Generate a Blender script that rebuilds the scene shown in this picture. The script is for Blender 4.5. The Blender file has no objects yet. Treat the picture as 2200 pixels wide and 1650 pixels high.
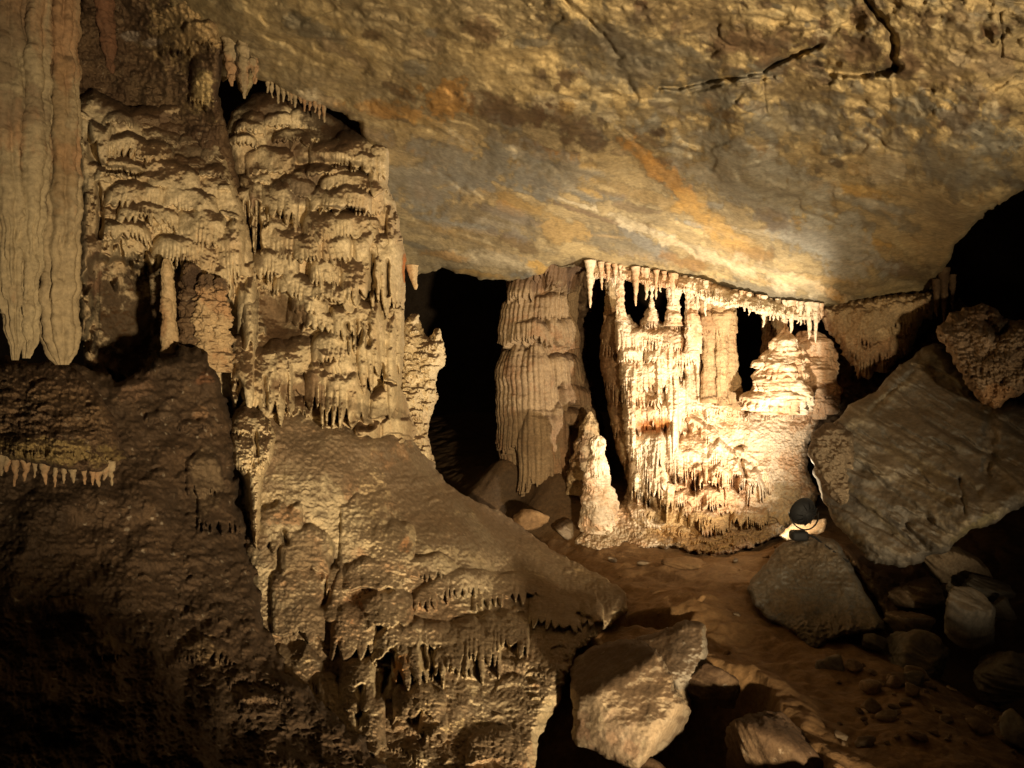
import bpy, math, random
import numpy as np
from mathutils import Vector, Matrix

# ------------------------------------------------------------------ basics
sc = bpy.context.scene
COL = sc.collection
F = 1694.0                 # focal length in photo pixels (2200 wide)
CZ = 2.2                   # eye height above the cave floor
rnd = random.Random(7)

def P(px, py, Y):
    return np.array([(px - 1100.0) / F * Y, Y, CZ - (py - 825.0) / F * Y])

# ------------------------------------------------------------------ noise
def _h(ix, iy, seed):
    h = (ix.astype(np.int64) * 374761393 + iy.astype(np.int64) * 668265263 + seed * 1442695041) & 0xFFFFFFFF
    h = ((h ^ (h >> 13)) * 1274126177) & 0xFFFFFFFF
    return (h ^ (h >> 16)) & 0xFFFFFFFF

def perlin(x, y, seed=0):
    x = np.asarray(x, float); y = np.asarray(y, float)
    xi = np.floor(x); yi = np.floor(y)
    xf = x - xi; yf = y - yi
    u = xf * xf * xf * (xf * (xf * 6 - 15) + 10)
    v = yf * yf * yf * (yf * (yf * 6 - 15) + 10)
    def g(dx, dy):
        a = _h(xi + dx, yi + dy, seed) * (2 * math.pi / 4294967296.0)
        return np.cos(a) * (xf - dx) + np.sin(a) * (yf - dy)
    n0 = g(0, 0) * (1 - u) + g(1, 0) * u
    n1 = g(0, 1) * (1 - u) + g(1, 1) * u
    return (n0 * (1 - v) + n1 * v) * 1.5

def fbm(x, y, seed=0, octv=5, gain=0.5):
    s = 0; a = 1.0; f = 1.0
    for o in range(octv):
        s = s + a * perlin(np.asarray(x) * f + 17.3 * o, np.asarray(y) * f - 9.1 * o, seed + o * 31)
        a *= gain; f *= 2.03
    return s

def ridged(x, y, seed=0, octv=4):
    s = 0; a = 1.0; f = 1.0
    for o in range(octv):
        s = s + a * (1 - np.abs(perlin(np.asarray(x) * f, np.asarray(y) * f, seed + o * 57)) * 2)
        a *= 0.5; f *= 2.1
    return s

def sstep(a, b, x):
    t = np.clip((x - a) / (b - a), 0, 1)
    return t * t * (3 - 2 * t)

def tps(pts):
    p = np.array(pts, float)
    xy = p[:, :2] / 500.0; n = len(p)
    def U(r2): return np.where(r2 > 1e-12, r2 * np.log(r2 + 1e-12), 0.0)
    d2 = ((xy[:, None] - xy[None]) ** 2).sum(-1)
    A = np.zeros((n + 3, n + 3))
    A[:n, :n] = U(d2) + np.eye(n) * 1e-4
    A[:n, n] = 1; A[:n, n + 1:] = xy
    A[n, :n] = 1; A[n + 1:, :n] = xy.T
    w = np.linalg.solve(A, np.concatenate([p[:, 2], np.zeros(3)]))
    def f(X, Yv):
        X = np.asarray(X) / 500.0; Yv = np.asarray(Yv) / 500.0
        o = w[n] + w[n + 1] * X + w[n + 2] * Yv
        for i in range(n):
            o = o + w[i] * U((X - xy[i, 0]) ** 2 + (Yv - xy[i, 1]) ** 2)
        return o
    return f

def planes(*tri):
    """convex front made of facets; each facet = three (px, py, depth) points, softly joined"""
    cs = []
    for t in tri:
        M = np.array([[a, b, 1.0] for a, b, c in t]); cs.append(np.linalg.solve(M, np.array([c for a, b, c in t])))
    def f(X, Yv):
        k = 14.0; o = 0
        for c in cs:
            o = o + np.exp(k * (c[0] * X + c[1] * Yv + c[2] - 7.0))
        return np.log(o) / k + 7.0
    return f

def poly_sd(poly, X, Y):
    """signed distance in pixels, positive inside"""
    p = np.array(poly, float); n = len(p)
    d = np.full(X.shape, 1e18); ins = np.zeros(X.shape, bool)
    for i in range(n):
        ax, ay = p[i]; bx, by = p[(i + 1) % n]
        ex, ey = bx - ax, by - ay
        L = ex * ex + ey * ey + 1e-9
        t = np.clip(((X - ax) * ex + (Y - ay) * ey) / L, 0, 1)
        dd = (X - ax - t * ex) ** 2 + (Y - ay - t * ey) ** 2
        d = np.minimum(d, dd)
        c = ((ay > Y) != (by > Y))
        with np.errstate(divide='ignore', invalid='ignore'):
            xin = (bx - ax) * (Y - ay) / (by - ay if by != ay else 1e-9) + ax
        ins ^= c & (X < xin)
    d = np.sqrt(d)
    return np.where(ins, d, -d)

def line_d(line, X, Y):
    p = np.array(line, float)
    d = np.full(X.shape, 1e18)
    for i in range(len(p) - 1):
        ax, ay = p[i]; bx, by = p[i + 1]
        ex, ey = bx - ax, by - ay
        t = np.clip(((X - ax) * ex + (Y - ay) * ey) / (ex * ex + ey * ey + 1e-9), 0, 1)
        d = np.minimum(d, (X - ax - t * ex) ** 2 + (Y - ay - t * ey) ** 2)
    return np.sqrt(d)

# ------------------------------------------------------------------ dripstone painter
def paint_caps(H, x0, y0, sx, sy, caps, seed=1):
    """drapes of flowstone over a height field; pixel units, bulge in metres.
    cap = (cx, cy_top, half_w, drop, bulge, teeth 0..1, tooth_w, arch, tilt)"""
    rs = np.random.RandomState(seed)
    ny, nx = H.shape
    for c in caps:
        cx, cy, w, h, b = c[:5]
        teeth = c[5] if len(c) > 5 else 0.4
        tw = c[6] if len(c) > 6 else 8.0
        arch = c[7] if len(c) > 7 else 0.5
        tilt = c[8] if len(c) > 8 else 0.0
        i0 = max(0, int((cx - w - x0) / sx)); i1 = min(nx, int((cx + w - x0) / sx) + 2)
        ext = abs(tilt) * w + arch * w
        j0 = max(0, int((cy - abs(tilt) * w - 4 - y0) / sy)); j1 = min(ny, int((cy + h + ext + 4 - y0) / sy) + 2)
        if i1 - i0 < 2 or j1 - j0 < 2: continue
        X = x0 + sx * np.arange(i0, i1)[None, :]; Y = y0 + sy * np.arange(j0, j1)[:, None]
        ph = rs.rand() * 100
        X = X + 0 * Y
        Xw = X + 0.12 * w * perlin(Y / (0.9 * h + 8) + 0 * X + ph, X / (w + 5.0), seed)
        u = np.clip((Xw - cx) / w, -1, 1)
        dome = np.sqrt(np.maximum(1 - u * u, 0))
        n1 = perlin(X[0] / (w * 0.45 + 3) + ph, 0 * X[0] + 3.3, seed + 5)[None, :]
        top = cy + arch * w * (1 - dome) + tilt * (X - cx) + 0.12 * h * n1
        q = (Y - top) / h
        a = np.clip(q / 0.28, 0, 1)
        rise = np.sqrt(a * (2 - a))
        # teeth
        cc = (X - cx) / tw + 1.25 * perlin(X / (tw * 3.1) + ph, Y / (h * 0.8) * 0.5, seed + 9)
        ti = np.floor(cc); tc = 2 * (cc - ti) - 1
        tr = (_h(ti + 5000, ti * 0 + int(ph * 10), seed) / 4294967296.0)
        L = 1 - teeth + teeth * (0.25 + 0.75 * tr) * (1 - np.abs(tc) ** 1.6)
        L = L * (0.72 + 0.28 * dome)
        fall = np.clip((L - q) * h / (2.2 * max(sx, 1.0)), 0, 1)
        fl = 1 - (0.30 * min(1.0, teeth * 1.6)) * (tc * tc) * sstep(0.12, 0.8, q) * (0.5 + 0.7 * tr)
        prof = (0.80 + 0.20 * np.clip(q, 0, 1)) * rise * fall * fl * dome ** 0.55
        blk = H[j0:j1, i0:i1]
        r0 = int(min(max((cy - y0) / sy, 0), ny - 1)); c0 = int(min(max((cx - x0) / sx, 0), nx - 1))
        hb = 0.35 * H[r0, c0]
        m = (q > 0) & (np.abs((Xw - cx) / w) < 1)
        H[j0:j1, i0:i1] = np.where(m, np.maximum(blk, (hb + b) * prof), blk)
    return H

def scatter(poly, n, w, h, b, teeth=(0.2, 0.6), tw=(5, 10), arch=(0.3, 0.9), tilt=0.0, seed=0):
    r = random.Random(seed)
    xs = [p[0] for p in poly]; ys = [p[1] for p in poly]
    out = []; k = 0
    while len(out) < n and k < n * 30:
        k += 1
        x = r.uniform(min(xs), max(xs)); y = r.uniform(min(ys), max(ys))
        if poly_sd(poly, np.array([[x]]), np.array([[y]]))[0, 0] < 0: continue
        s = r.random() ** 1.6
        out.append((x, y, w[0] + (w[1] - w[0]) * s, (h[0] + (h[1] - h[0]) * s) * r.uniform(.7, 1.3),
                    r.uniform(*b), r.uniform(*teeth), r.uniform(*tw), r.uniform(*arch), tilt + r.uniform(-.12, .12)))
    out.sort(key=lambda c: -c[1])
    return out

# ------------------------------------------------------------------ mesh output
def meta(o, label=None, cat=None, group=None, kind=None):
    if label: o['label'] = label
    if cat: o['category'] = cat
    if group: o['group'] = group
    if kind: o['kind'] = kind
    return o

def mesh_obj(name, V, Q, mat, T=None, parent=None, tint=None, smooth=True, keep_origin=False):
    V = np.asarray(V, np.float32)
    if keep_origin: org = np.zeros(3)
    else: org = np.array([V[:, 0].mean(), V[:, 1].mean(), V[:, 2].min()])
    me = bpy.data.meshes.new(name)
    me.vertices.add(len(V)); me.vertices.foreach_set('co', (V - org).astype(np.float32).ravel())
    Q = np.asarray(Q, np.int32).reshape(-1, 4) if Q is not None and len(Q) else np.zeros((0, 4), np.int32)
    T = np.asarray(T, np.int32).reshape(-1, 3) if T is not None and len(T) else np.zeros((0, 3), np.int32)
    li = np.concatenate([Q.ravel(), T.ravel()])
    st = np.concatenate([np.arange(len(Q)) * 4, len(Q) * 4 + np.arange(len(T)) * 3])
    me.loops.add(len(li)); me.loops.foreach_set('vertex_index', li)
    me.polygons.add(len(st)); me.polygons.foreach_set('loop_start', st.astype(np.int32))
    me.polygons.foreach_set('use_smooth', np.full(len(st), smooth))
    me.update(calc_edges=True)
    if tint is not None:
        at = me.color_attributes.new('tint', 'FLOAT_COLOR', 'POINT')
        at.data.foreach_set('color', np.asarray(tint, np.float32).ravel())
    me.materials.append(mat)
    o = bpy.data.objects.new(name, me); COL.objects.link(o)
    if parent is not None:
        o.parent = parent
        o.location = Vector(org) - parent.location
    else:
        o.location = Vector(org)
    return o

def empty(name, loc):
    e = bpy.data.objects.new(name, None); COL.objects.link(e)
    e.location = Vector(loc); e.empty_display_size = 0.1
    return e

def blobs_tint(PX, PY, patches, seed):
    """coloured mineral stains: (cx, cy, rx, ry, angle_deg, (r,g,b), alpha)"""
    out = np.zeros(PX.shape + (4,))
    n = fbm(PX / 60, PY / 60, seed + 400, 5, .6)
    n2 = fbm(PX / 14, PY / 14, seed + 450, 4, .65)
    for cx, cy, rx, ry, an, colr, al in patches:
        a = math.radians(an); dx = PX - cx; dy = PY - cy
        e = np.sqrt(((dx * math.cos(a) + dy * math.sin(a)) / rx) ** 2 + ((-dx * math.sin(a) + dy * math.cos(a)) / ry) ** 2)
        k = al * sstep(1.05, .55, e + .45 * n + .22 * n2)
        for i in range(3):
            out[..., i] = out[..., i] * (1 - k) + colr[i] * k
        out[..., 3] = out[..., 3] * (1 - k) + k
    return out

def relief(name, poly, depth, mat, step=2.0, rnd_px=30, rnd_m=0.35, edge=3.0, edge_f=22.0,
           caps=None, amp=0.05, freq=60.0, fine=0.012, grooves=(), patches=(), thick=0.8, back=False,
           seed=0, parent=None, extra=None, aniso=1.0, keep=None):
    pts = np.array(poly, float)
    x0, y0 = pts.min(0) - 3 * step; x1, y1 = pts.max(0) + 3 * step
    nx = int((x1 - x0) / step) + 1; ny = int((y1 - y0) / step) + 1
    xs = x0 + step * np.arange(nx); ys = y0 + step * np.arange(ny)
    PX, PY = np.meshgrid(xs, ys)
    sd = poly_sd(poly, PX, PY) + edge * fbm(PX / edge_f, PY / edge_f, seed + 3, 4)
    dep = depth if callable(depth) else tps(depth)
    D = dep(PX, PY)
    H = np.zeros_like(PX)
    if caps: paint_caps(H, x0, y0, step, step, caps, seed + 11)
    if amp: H += amp * fbm(PX / freq, PY / (freq * aniso), seed, 5)
    if fine: H += fine * ridged(PX / 15.0, PY / (13.0 * aniso), seed + 71, 3) + .5 * fine * fbm(PX / 5.0, PY / 5.0, seed + 88, 2)
    for line, wd, dp in grooves:
        wob = 1 + .5 * perlin(PX / 23.0, PY / 23.0, seed + 5)
        H -= dp * np.exp(-((line_d(line, PX + min(4, .7 * wd) * perlin(PX / 17, PY / 17, seed + 8), PY + min(5, .8 * wd) * fbm(PX / 45, PY / 45, seed + 9, 3)) / (wd * wob)) ** 2))
    if extra: H = H + extra(PX, PY)
    d = np.clip(sd / rnd_px, 0, 1)
    roll = rnd_m * (1 - np.sqrt(np.maximum(1 - (1 - d) ** 2, 0)))
    D = D + roll - H
    gy, gx = np.gradient(sd, step)
    gl = np.sqrt(gx * gx + gy * gy) + 1e-6
    mv = np.where(sd < 0, np.clip(-sd, 0, 2.2 * step), 0)
    QX = PX + gx / gl * mv; QY = PY + gy / gl * mv
    val = sd > -1.5 * step
    f = val[:-1, :-1] & val[1:, :-1] & val[:-1, 1:] & val[1:, 1:]
    pos = sd > 0
    f &= pos[:-1, :-1] | pos[1:, :-1] | pos[:-1, 1:] | pos[1:, 1:]
    idx = np.arange(nx * ny).reshape(ny, nx)
    Qd = np.stack([idx[:-1, :-1][f], idx[1:, :-1][f], idx[1:, 1:][f], idx[:-1, 1:][f]], 1)
    used = np.unique(Qd); rem = np.full(nx * ny, -1, np.int64); rem[used] = np.arange(len(used))
    Qd = rem[Qd]
    qx = QX.ravel()[used]; qy = QY.ravel()[used]; dd = D.ravel()[used]
    V = np.stack([(qx - 1100) / F * dd, dd, CZ - (qy - 825) / F * dd], 1)
    tint = blobs_tint(PX, PY, patches, seed).reshape(-1, 4)[used]
    n = len(V)
    E = np.concatenate([Qd[:, [0, 1]], Qd[:, [1, 2]], Qd[:, [2, 3]], Qd[:, [3, 0]]])
    key = np.sort(E, 1); kk = key[:, 0] * n + key[:, 1]
    u, inv, cnt = np.unique(kk, return_inverse=True, return_counts=True)
    be = E[cnt[inv] == 1]
    if back:
        db = dep(qx, qy) + rnd_m * 2 + thick * np.sqrt(np.clip(sd.ravel()[used] / (rnd_px * 2.5), 0, 1)) + .04 * fbm(qx / 50, qy / 50, seed + 7, 3)
        VB = np.stack([(qx - 1100) / F * db, db, CZ - (qy - 825) / F * db], 1)
        V = np.concatenate([V, VB]); tint = np.concatenate([tint, tint])
        Qd = np.concatenate([Qd, Qd[:, ::-1] + n, np.stack([be[:, 1], be[:, 0], be[:, 0] + n, be[:, 1] + n], 1)])
    else:
        bv = np.unique(be); m2 = np.full(n, -1, np.int64); m2[bv] = n + np.arange(len(bv))
        db = dd[bv] + thick
        VB = np.stack([(qx[bv] - 1100) / F * db, db, CZ - (qy[bv] - 825) / F * db], 1)
        V = np.concatenate([V, VB]); tint = np.concatenate([tint, tint[bv]])
        Qd = np.concatenate([Qd, np.stack([be[:, 1], be[:, 0], m2[be[:, 0]], m2[be[:, 1]]], 1)])
    return mesh_obj(name, V, Qd, mat, tint=tint, parent=parent)

def column(name, prof, Y, mat, ns=96, nr=160, caps=None, amp=.02, freq=25.0, fine=.006, flute=0.0, nfl=20, depth=1.0,
           seed=0, parent=None, patches=(), wob=0.0, ring=.05):
    """round standing or hanging stone: prof = [(px, py, half_width_px)] from top to bottom"""
    pr = np.array(prof, float)
    py = np.linspace(pr[0, 1], pr[-1, 1], nr)
    cx = np.interp(py, pr[:, 1], pr[:, 0]); rp = np.interp(py, pr[:, 1], pr[:, 2])
    k = max(1, nr // 60)
    ker = np.ones(2 * k + 1) / (2 * k + 1)
    pad = lambda a: np.concatenate([np.full(k, a[0]), a, np.full(k, a[-1])])
    cx = np.convolve(pad(cx), ker, 'valid'); rp = np.convolve(pad(rp), ker, 'valid')
    cx = cx + wob * perlin(py / 40.0, 0 * py, seed + 2) ; rp = rp * (1 + ring * perlin(py / 30.0, 0 * py + 9, seed + 4))
    th = np.linspace(-math.pi, math.pi, ns, endpoint=False)
    rm = rp.mean() + 1e-3
    H = np.zeros((nr, ns))
    x0 = -math.pi * rm + pr[:, 0].mean(); sx = 2 * math.pi * rm / ns; sy = max(py[1] - py[0], 1e-3)
    if caps: paint_caps(H, x0, py[0], sx, sy, caps, seed + 11)
    SX = x0 + sx * np.arange(ns)[None, :] + 0 * py[:, None]; SY = py[:, None] + 0 * SX
    # periodic noise through cos/sin
    cs = np.cos(th)[None, :] + 0 * SY; sn = np.sin(th)[None, :] + 0 * SY
    H += amp * .7 * (fbm(cs * rm / freq + 3.1, SY / freq, seed, 4) + fbm(sn * rm / freq + 9.7, SY / freq + 5.5, seed + 40, 4))
    H += fine * ridged(SX / 9.0, SY / 11.0, seed + 71, 2)
    if flute:
        ph = th[None, :] * nfl / (2 * math.pi) + .22 * fbm(SX / 34.0, SY / 200.0, seed + 21, 2)
        mod = .55 + .45 * perlin(SX / 20.0, SY / 120.0, seed + 23)
        H += flute * (np.abs(np.sin(ph * math.pi)) ** .7 - .6) * mod
    R = np.maximum(rp[:, None] / F * Y + H * np.clip(rp[:, None] / (rm * .5), 0, 1), .0008)
    X = (cx[:, None] - 1100) / F * Y + R * sn
    Yw = Y - R * cs * depth
    Z = CZ - (py[:, None] - 825) / F * Y + 0 * R
    V = np.stack([X, Yw, Z], -1).reshape(-1, 3)
    idx = np.arange(nr * ns).reshape(nr, ns); nxt = np.roll(idx, -1, 1)
    Qd = np.stack([idx[:-1], idx[1:], nxt[1:], nxt[:-1]], -1).reshape(-1, 4)
    n = len(V)
    V = np.concatenate([V, [V[:ns].mean(0), V[-ns:].mean(0)]])
    T = np.concatenate([np.stack([idx[0], nxt[0], np.full(ns, n)], 1), np.stack([nxt[-1], idx[-1], np.full(ns, n + 1)], 1)])
    tint = None
    tt = blobs_tint(SX, SY, patches, seed).reshape(-1, 4)
    tint = np.concatenate([tt, np.zeros((2, 4))])
    return mesh_obj(name, V, Qd, mat, T=T, tint=tint, parent=parent)

def rock(name, px, py, Y, wpx, hpx, mat, seed=0, rot=0.0, cuts=11, n=3, label=None, group=None, depth=1.0, cat='rock'):
    """loose stone: a sphere cut to facets, roughened"""
    import bmesh
    bm = bmesh.new(); bmesh.ops.create_icosphere(bm, subdivisions=n + 1, radius=1.0)
    v = np.array([p.co[:] for p in bm.verts]); T = np.array([[q.index for q in f.verts] for f in bm.faces]); bm.free()
    rs = np.random.RandomState(seed)
    k = 16.0; acc = np.full(len(v), 1.25 ** -k)
    for i in range(cuts):
        nn = rs.normal(size=3); nn /= np.linalg.norm(nn)
        dt = v @ nn
        acc = acc + np.where(dt > .05, rs.uniform(.62, .95) / np.maximum(dt, .05), 9) ** -k
    r = acc ** (-1 / k)
    r *= 1 + .09 * fbm(v[:, 0] * 2 + 3 * v[:, 2], v[:, 1] * 2 - 2 * v[:, 2], seed, 4)
    v = v * r[:, None]
    v *= np.array([wpx / 2 / F * Y, (wpx + hpx) / 4 / F * Y * depth, hpx / 2 / F * Y])
    c, s = math.cos(math.radians(rot)), math.sin(math.radians(rot))
    v = np.stack([v[:, 0] * c - v[:, 2] * s, v[:, 1], v[:, 0] * s + v[:, 2] * c], 1) + P(px, py, Y)
    o = mesh_obj(name, v, None, mat, T=T, tint=np.zeros((len(v), 4)))
    return meta(o, label, cat, group)

# ------------------------------------------------------------------ materials
def rock_mat(name, a, b, mud, c=None, s1=1.6, mud_n=(.35, .8), mud_amt=.8, mud_bias=0.0, streak=0.0, streak_col=(.35, .13, .04),
             bump=.35, bscale=22.0, rough=.85, speck=0.0, spec=.25, mnz=(.55, 1.5)):
    m = bpy.data.materials.new(name); m.use_nodes = True
    nt = m.node_tree; N = nt.nodes; L = nt.links
    bs = N['Principled BSDF']
    def node(t, **k):
        n = N.new(t)
        for kk, vv in k.items(): setattr(n, kk, vv)
        return n
    tc = node('ShaderNodeTexCoord')
    geo = node('ShaderNodeNewGeometry')
    def noise(scale, detail=6.0, rg=.6, vec=None, dist=0.0):
        n = node('ShaderNodeTexNoise'); n.inputs['Scale'].default_value = scale
        n.inputs['Detail'].default_value = detail; n.inputs['Roughness'].default_value = rg; n.inputs['Distortion'].default_value = dist
        L.new(vec or geo.outputs['Position'], n.inputs['Vector'])
        return n.outputs['Fac']
    def mix(fac, x, y):
        n = node('ShaderNodeMix', data_type='RGBA')
        if isinstance(fac, (int, float)): n.inputs[0].default_value = fac
        else: L.new(fac, n.inputs[0])
        for s, val in ((6, x), (7, y)):
            if isinstance(val, tuple): n.inputs[s].default_value = (*val, 1)
            else: L.new(val, n.inputs[s])
        return n.outputs[2]
    def mrange(v, lo, hi, to0=0.0, to1=1.0):
        n = node('ShaderNodeMapRange', interpolation_type='SMOOTHSTEP')
        L.new(v, n.inputs[0]); n.inputs[1].default_value = lo; n.inputs[2].default_value = hi
        n.inputs[3].default_value = to0; n.inputs[4].default_value = to1
        return n.outputs[0]
    def math_(op, x, y=None):
        n = node('ShaderNodeMath', operation=op)
        for i, v in enumerate((x, y)):
            if v is None: continue
            if isinstance(v, (int, float)): n.inputs[i].default_value = v
            else: L.new(v, n.inputs[i])
        return n.outputs[0]
    n1 = noise(s1, 8, .62, dist=.3); n2 = noise(s1 * 5.3, 7, .65); n3 = noise(s1 * 21, 5, .7)
    colr = mix(mrange(n1, .36, .64), a, b)
    colr = mix(mrange(n2, .50, .74, 0, .75), colr, c or b)
    if streak:
        mp = node('ShaderNodeMapping'); mp.inputs['Scale'].default_value = (9, 9, .9)
        L.new(geo.outputs['Position'], mp.inputs['Vector'])
        st = noise(1.0, 5, .6, mp.outputs[0])
        colr = mix(mrange(math_('MULTIPLY', st, mrange(n1, .35, .6)), .30, .52, 0, streak), colr, streak_col)
    at = node('ShaderNodeAttribute'); at.attribute_name = 'tint'
    colr = mix(at.outputs['Alpha'], colr, at.outputs['Color'])
    # mud and dust settled on whatever faces up
    sx = node('ShaderNodeSeparateXYZ'); L.new(geo.outputs['Normal'], sx.inputs[0])
    mz = math_('ADD', sx.outputs[2], math_('MULTIPLY', math_('SUBTRACT', n2, .5), mnz[0]))
    mz = math_('ADD', mz, math_('MULTIPLY', math_('SUBTRACT', n1, .5), mnz[1]))
    mz = math_('ADD', mz, mud_bias)
    mudf = mrange(mz, mud_n[0], mud_n[1], 0, mud_amt)
    colr = mix(mudf, colr, mud)
    # grain
    hs = node('ShaderNodeHueSaturation'); L.new(colr, hs.inputs['Color'])
    L.new(mrange(n3, .25, .75, .72, 1.25), hs.inputs['Value'])
    colr = hs.outputs[0]
    if speck:
        vo = node('ShaderNodeTexVoronoi'); vo.inputs['Scale'].default_value = 14.0
        L.new(geo.outputs['Position'], vo.inputs['Vector'])
        f = math_('MULTIPLY', mrange(vo.outputs['Distance'], .30, .12), mrange(n2, .52, .6))
        colr = mix(math_('MULTIPLY', f, speck), colr, (.5, .42, .3))
    L.new(colr, bs.inputs['Base Color'])
    L.new(mrange(n2, .3, .7, rough - .12, min(1, rough + .1)), bs.inputs['Roughness'])
    bs.inputs['Specular IOR Level'].default_value = spec
    bh = math_('ADD', noise(bscale, 8, .68), math_('MULTIPLY', noise(bscale * 4.5, 4, .6), .35))
    bp = node('ShaderNodeBump'); bp.inputs['Strength'].default_value = bump; bp.inputs['Distance'].default_value = .022
    L.new(bh, bp.inputs['Height']); L.new(bp.outputs[0], bs.inputs['Normal'])
    return m

def plain_mat(name, colr, rough=.5, metal=0.0, emit=None, es=0.0):
    m = bpy.data.materials.new(name); m.use_nodes = True
    nt = m.node_tree; bs = nt.nodes['Principled BSDF']
    n = nt.nodes.new('ShaderNodeTexNoise'); n.inputs['Scale'].default_value = 30
    r = nt.nodes.new('ShaderNodeMapRange'); r.inputs[3].default_value = max(rough - .12, .05); r.inputs[4].default_value = min(rough + .15, 1)
    nt.links.new(n.outputs['Fac'], r.inputs[0]); nt.links.new(r.outputs[0], bs.inputs['Roughness'])
    bs.inputs['Base Color'].default_value = (*colr, 1); bs.inputs['Metallic'].default_value = metal
    if emit:
        bs.inputs['Emission Color'].default_value = (*emit, 1); bs.inputs['Emission Strength'].default_value = es
    return m

M = {}
M['ceil'] = rock_mat('ceiling_rock', (.40, .30, .145), (.23, .178, .098), (.2, .14, .07), c=(.41, .335, .19), s1=.9, mud_amt=0, bump=.42, bscale=34)
M['cream'] = rock_mat('cream_flowstone', (.55, .44, .265), (.42, .325, .185), (.088, .047, .020), c=(.60, .47, .30), s1=1.4, mud_n=(.44, .72), mud_amt=.92, streak=.12, bump=0.35, bscale=24)
M['white'] = rock_mat('pale_flowstone', (.66, .53, .37), (.54, .40, .255), (.30, .19, .095), c=(.70, .58, .42), s1=1.3, mud_n=(.45, .95), mud_amt=.75, streak=.45, streak_col=(.45, .2, .07), bump=0.4, bscale=26)
M['tan'] = rock_mat('tan_flowstone', (.42, .30, .16), (.31, .21, .11), (.12, .07, .034), c=(.46, .345, .2), s1=1.5, mud_n=(.4, .8), mud_amt=.85, streak=.25, bump=0.35, bscale=24)
M['mound'] = rock_mat('muddy_flowstone', (.48, .385, .235), (.29, .22, .13), (.17, .118, .068), c=(.5, .40, .25), s1=1.1, mud_n=(.24, .56), mud_amt=.85, mud_bias=-.30, streak=.3, bump=.5, bscale=40, speck=.25)
M['mud'] = rock_mat('dark_mud', (.075, .045, .023), (.044, .027, .014), (.052, .031, .016), c=(.11, .068, .035), s1=1.5, mud_amt=.5, bump=0.6, bscale=16, speck=.35)
M['brown'] = rock_mat('brown_rock', (.13, .08, .04), (.07, .04, .02), (.055, .03, .015), c=(.22, .15, .085), s1=1.5, mud_amt=.7, bump=0.6, bscale=18, speck=.3)
M['sand'] = rock_mat('ochre_floor', (.235, .135, .056), (.155, .088, .038), (.18, .10, .042), c=(.285, .18, .085), s1=1.0, mud_amt=.3, bump=.6, bscale=34)
M['grey'] = rock_mat('grey_limestone', (.175, .155, .122), (.115, .10, .08), (.13, .09, .05), c=(.25, .20, .14), s1=1.2, mud_n=(.5, .95), mud_amt=.6, bump=0.25, bscale=13)
M['boulder'] = rock_mat('mottled_boulder', (.28, .205, .125), (.17, .125, .078), (.085, .05, .025), c=(.40, .32, .215), s1=1.7, mud_n=(.45, .8), mud_amt=.85, bump=.16, bscale=16, speck=.2)
M['knob'] = rock_mat('knobbly_rock', (.30, .21, .13), (.19, .125, .07), (.09, .055, .03), c=(.36, .27, .18), s1=2.0, mud_n=(.5, .9), mud_amt=.7, bump=0.7, bscale=22)
M['fluted'] = rock_mat('fluted_stone', (.27, .185, .10), (.18, .12, .066), (.09, .052, .026), c=(.33, .24, .14), s1=1.5, mud_n=(.35, .7), mud_amt=.85, streak=.2, bump=.3, bscale=24)
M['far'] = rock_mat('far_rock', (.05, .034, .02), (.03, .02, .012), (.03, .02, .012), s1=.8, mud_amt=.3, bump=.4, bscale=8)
M['black'] = plain_mat('black_metal', (.004, .004, .004), .75)
M['wire'] = plain_mat('dark_bracket', (.02, .016, .012), .4, .6)
M['lens'] = plain_mat('lit_lens', (.9, .85, .7), .2, 0, (1, .84, .6), 130)
OCHRE = (.42, .225, .06); GREY = (.19, .175, .135); DARK = (.10, .06, .03); PALE = (.52, .43, .27); ORANGE = (.46, .15, .035); GREYL = (.30, .28, .22)

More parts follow.
